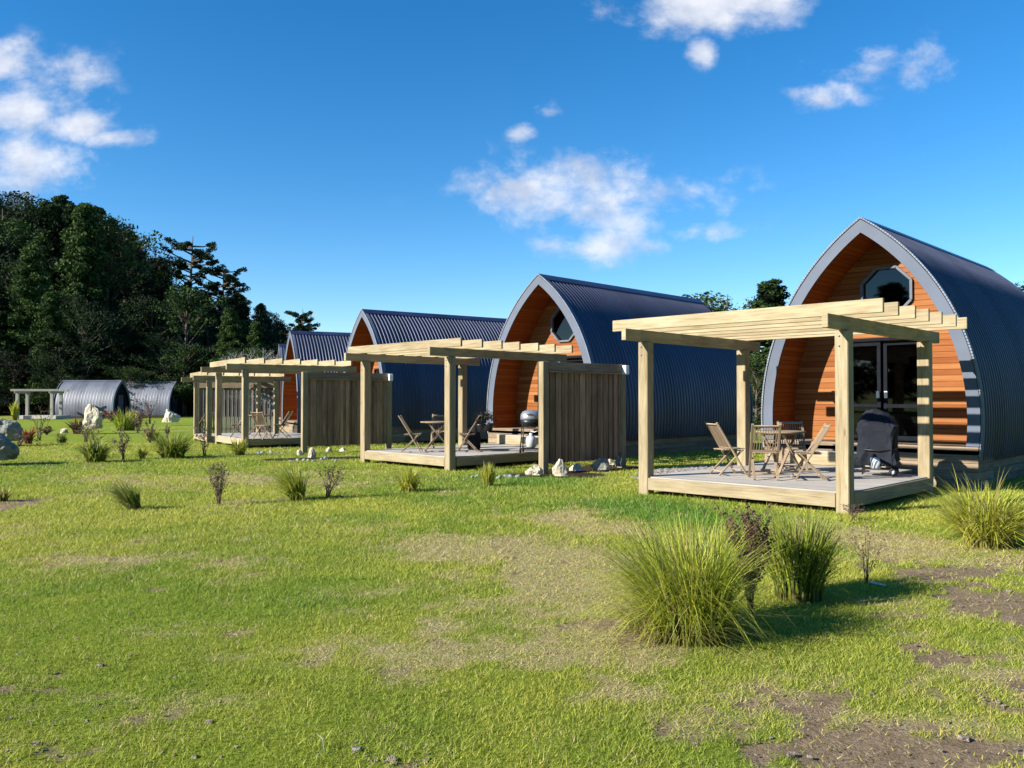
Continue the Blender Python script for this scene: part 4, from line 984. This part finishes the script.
def sil(px):   # photo skyline of the forest, elevation above the horizon as tan
    P = [(-80, 190), (0, 186), (20, 190), (60, 192), (80, 193), (100, 196), (113, 216), (128, 222), (150, 238), (165, 262), (180, 285), (200, 290), (215, 292), (233, 283), (247, 293), (262, 299), (275, 312), (290, 326), (330, 332), (420, 345)]
    return (HY-np.interp(px, [a for a, b in P], [b for a, b in P]))/F_
grp = 'forest trees on the hillside'
def put_tree(px, y, top, pk, lab, wide=1.0, g_=grp):
    x = (px-512)/F_*y; z = float(ground_z(x, y)); h = EYE+(HY-top)/F_*y-z+.3
    return tree(pk, x, y, max(3, h), lab, g_, wide)
# distinct ones first
put_tree(188, 112, 229, pads, 'tall sparse umbrella pine standing out against the sky above the forest edge', .95, None)
put_tree(221, 118, 258, pads, 'smaller dark umbrella pine right of the tall sparse one', 1.0, None)['label'] = 'smaller dark umbrella pine right of the tall sparse one, on the skyline'
put_tree(300, 92, 304, pads, 'layered dark pine at the right end of the forest, left of the fourth cabin', 1.0, None)
put_tree(228, 88, 306, protos[2], 'bright green conical pine in front of the dark trees, above the far pergola', .85, None)
put_tree(256, 88, 320, protos[2], 'smaller green conical pine right of the bright one', .8, None)
put_tree(185, 93, 284, protos[3], 'rounded green tree at the front of the forest, below the tall umbrella pine', .9, None)
put_tree(30, 88, 245, protos[2], 'green tipped pine at the left front of the forest with pale dead limbs', .9, None)
put_tree(85, 96, 200, protos[2], 'tall green pine forming the top of the left skyline', .8, None)
put_tree(52, 97, 199, protos[5], 'tall pine left of the highest green one on the skyline', .8, None)
put_tree(105, 100, 212, protos[3], 'leafy tree just right of the highest pines', .8, None)
put_tree(125, 106, 222, protos[4], 'blackish round tree stepping down the skyline', .8, None)
lab_all = 'dark green tree in the dense forest mass on the hillside at the left'
for row, (y0, ex, stepx, lo) in enumerate(((90, .50, 26, -110), (99, .72, 24, -100), (110, .86, 22, -90), (124, .96, 20, -80), (140, 1.0, 20, -80), (158, 1.0, 22, -70))):
    px = lo
    while px < 330+row*10:
        p = px+random.uniform(-7, 7); y = y0+random.uniform(-4, 5); x = (p-512)/F_*y; z = float(ground_z(x, y))
        if not (row == 0 and p > 290):
            top = sil(p)*(ex if row < 3 else 1)*random.uniform(.88, 1.0 if row > 2 else 1.06)
            h = EYE+top*y-z+.3
            if h > 4: tree(protos[random.choice((0, 2, 5, 5, 0, 1, 4) if row > 2 else (0, 2, 2, 5, 3, 1))], x, y, h, lab_all, grp, random.uniform(.85, 1.1)*(1.0 if h > 12 else 1.2))
        px += stepx*random.uniform(.75, 1.25)
# understorey so the forest foot reads closed
for i in range(34):
    px = -90+i*13+random.uniform(-5, 5); y = random.uniform(84, 90)
    if px > 330: break
    x = (px-512)/F_*y; tree(protos[random.choice((1, 4, 3))], x, y, random.uniform(3.5, 8), lab_all, grp, 1.3)
# trees behind the cabins on the right
put_tree(724, 58, 289, protos[3], 'small green tree top showing over the nearest pergola, left of the taller one', 1.6, None)
put_tree(768, 55, 279, protos[5], 'dark green tree top between the second and the nearest cabin', 1.25, None)
put_tree(756, 36, 350, protos[3], 'leafy yellowish tree glimpsed between the pergola post and the nearest cabin', .9, None)
put_tree(1030, 95, 279, protos[1], 'dark tree behind the roof of the nearest cabin at the right edge', 1.2, None)
put_tree(1065, 90, 270, protos[0], 'dark conifer just outside the right edge behind the nearest cabin', 1.0, None)
put_tree(820, 70, 330, protos[1], 'dark tree hidden low behind the nearest cabin', 1.0, None)
# unseen trees behind the camera, added to darken the glass reflections and low sky
for i in range(46):
    a = math.radians(178+i*4.2+random.uniform(-1.5, 1.5)); d_ = random.uniform(92, 108); x, y = d_*math.cos(a), d_*math.sin(a)
    tree(protos[random.randrange(6)], x, y, (random.uniform(16, 19) if i < 14 else random.uniform(22, 30)), 'unseen tree added behind the camera to darken the window reflections', 'unseen trees added behind the camera', 1.5)
# leafless grey shrub
def bare_tree(px, y, top, label, seed):
    x = (px-512)/F_*y; z = float(ground_z(x, y)); H = EYE+(HY-top)/F_*y-z; root = empty('bare_tree', (x, y, z), 0, label, 'tree'); r = random.Random(seed); mb = MB(); br = MB()
    mb.tube([(0, 0, -.2), (0, 0, H*.25)], [.16, .12], 7); mb.build('trunk', M['dead'], root)
    def grow(p, d, L, w, n):
        q = p+d*L; br.tube([p, p.lerp(q, .5)+Vector((r.gauss(0, 1), r.gauss(0, 1), 0))*L*.06, q], [w, w*.8, w*.6], 4, False)
        if n:
            for _ in range(3): grow(q, (d+Vector((r.gauss(0, 1), r.gauss(0, 1), r.gauss(.1, .5)))*.55).normalized(), L*.72, w*.62, n-1)
    for k in range(9):
        a = r.random()*6.28; grow(Vector((0, 0, H*.2)), Vector((math.cos(a)*.9, math.sin(a)*.9, r.uniform(.25, 1))).normalized(), H*.3, .07, 4)
    br.build('branches', M['dead'], root)
bare_tree(270, 74, 341, 'leafless grey tree in front of the forest, left of the fourth cabin', 5)

# ------------------------------------------------------------------ camera, light, sky
cam = bpy.data.cameras.new('camera'); co = bpy.data.objects.new('camera', cam); COL.objects.link(co); sc.camera = co
cam.sensor_width = 36; cam.lens = 36*F_/1024; cam.clip_end = 5000; cam.clip_start = .05
co.location = (0, 0, EYE); co.rotation_euler = (math.radians(90)+math.atan((HY-384)/F_), 0, 0)
sd = Vector((-.988, -.428, .53)).normalized()
su = bpy.data.lights.new('sun', 'SUN'); su.energy = 4.8; su.angle = math.radians(.53); su.color = (1, .94, .85)
so = bpy.data.objects.new('sun', su); COL.objects.link(so); so.rotation_euler = sd.to_track_quat('Z', 'Y').to_euler(); so.location = (-20, -10, 20)
w = bpy.data.worlds.new('World'); sc.world = w; w.use_nodes = True; nt = w.node_tree; nt.nodes.clear(); L = nt.links
out = N(nt, 'ShaderNodeOutputWorld'); bg = N(nt, 'ShaderNodeBackground'); bg.inputs[1].default_value = .085; L.new(bg.outputs[0], out.inputs[0])
sky = N(nt, 'ShaderNodeTexSky'); sky.sky_type = 'NISHITA'; sky.sun_disc = False; sky.sun_elevation = math.asin(sd.z); sky.sun_rotation = math.atan2(sd.x, sd.y) % (2*math.pi)
sky.air_density = 1.0; sky.dust_density = 0; sky.ozone_density = 3.0; sky.altitude = 900
hsv = N(nt, 'ShaderNodeHueSaturation'); hsv.inputs['Saturation'].default_value = 1.34; L.new(sky.outputs[0], hsv.inputs['Color'])
tc = N(nt, 'ShaderNodeTexCoord'); sep = N(nt, 'ShaderNodeSeparateXYZ'); L.new(tc.outputs['Generated'], sep.inputs[0])
yy = math_(nt, 'MAXIMUM', sep.outputs[1], .05); ux = math_(nt, 'DIVIDE', sep.outputs[0], yy); uz = math_(nt, 'DIVIDE', sep.outputs[2], yy)
cm = N(nt, 'ShaderNodeCombineXYZ'); L.new(ux, cm.inputs[0]); L.new(uz, cm.inputs[1])
mp = N(nt, 'ShaderNodeMapping'); mp.inputs['Scale'].default_value = (1, 1.35, 1); L.new(cm.outputs[0], mp.inputs[0])
n1 = N(nt, 'ShaderNodeTexNoise', i_Scale=11.0, i_Detail=11.0, i_Roughness=.60, i_Distortion=.12); L.new(mp.outputs[0], n1.inputs['Vector'])
blobs = [(0, 62, 62, 26, 1.0), (25, 100, 75, 36, 1.0), (75, 122, 60, 22, 1.0), (112, 136, 40, 13, .95), (10, 160, 90, 60, .72), (50, 85, 60, 40, .8), (560, 190, 100, 42, .95), (515, 175, 50, 30, .7), (690, 196, 66, 30, .85), (600, 246, 70, 20, .85), (640, 215, 60, 26, .6), (710, 230, 48, 14, .8),
         (712, -2, 112, 38, 1.05), (704, 46, 20, 24, .72), (898, 60, 100, 24, .62), (828, 96, 46, 22, .60), (520, 130, 22, 12, .7), (545, 108, 22, 12, .6)]
acc = None
for bx, by, rx, ry, a in blobs:
    vx = math_(nt, 'MULTIPLY', math_(nt, 'SUBTRACT', ux, (bx-512)/F_), F_/rx); vz = math_(nt, 'MULTIPLY', math_(nt, 'SUBTRACT', uz, (HY-by)/F_), F_/ry)
    d2 = math_(nt, 'ADD', math_(nt, 'MULTIPLY', vx, vx), math_(nt, 'MULTIPLY', vz, vz)); e = math_(nt, 'MULTIPLY', math_(nt, 'POWER', 2.718, math_(nt, 'MULTIPLY', d2, -.9)), a)
    acc = e if acc is None else math_(nt, 'MAXIMUM', acc, e)
dens = math_(nt, 'ADD', acc, math_(nt, 'MULTIPLY', math_(nt, 'SUBTRACT', n1.outputs[0], .5), 2.3))
mr = N(nt, 'ShaderNodeMapRange'); mr.interpolation_type = 'SMOOTHSTEP'; mr.inputs['From Min'].default_value = .30; mr.inputs['From Max'].default_value = 1.10; L.new(dens, mr.inputs[0])
front = math_(nt, 'GREATER_THAN', sep.outputs[1], .05); gate = N(nt, 'ShaderNodeMapRange'); gate.inputs['From Min'].default_value = .04; gate.inputs['From Max'].default_value = .35; L.new(acc, gate.inputs[0])
cd = math_(nt, 'MULTIPLY', math_(nt, 'MULTIPLY', math_(nt, 'MULTIPLY', mr.outputs[0], gate.outputs[0]), front), .85)
n2 = N(nt, 'ShaderNodeTexNoise', i_Scale=16.0, i_Detail=6.0); L.new(mp.outputs[0], n2.inputs['Vector'])
cc = ramp(nt, [(.38, (3.3, 3.6, 4.3)), (.6, (5.3, 5.3, 5.5))], n2.outputs[0])
L.new(mixc(nt, cd, hsv.outputs[0], cc.outputs[0]), bg.inputs[0])
vs = sc.view_settings; vs.view_transform = 'Standard'; vs.look = 'None'; vs.exposure = 1.2; vs.gamma = 1
sc.cycles.max_bounces = 6; sc.cycles.transparent_max_bounces = 12
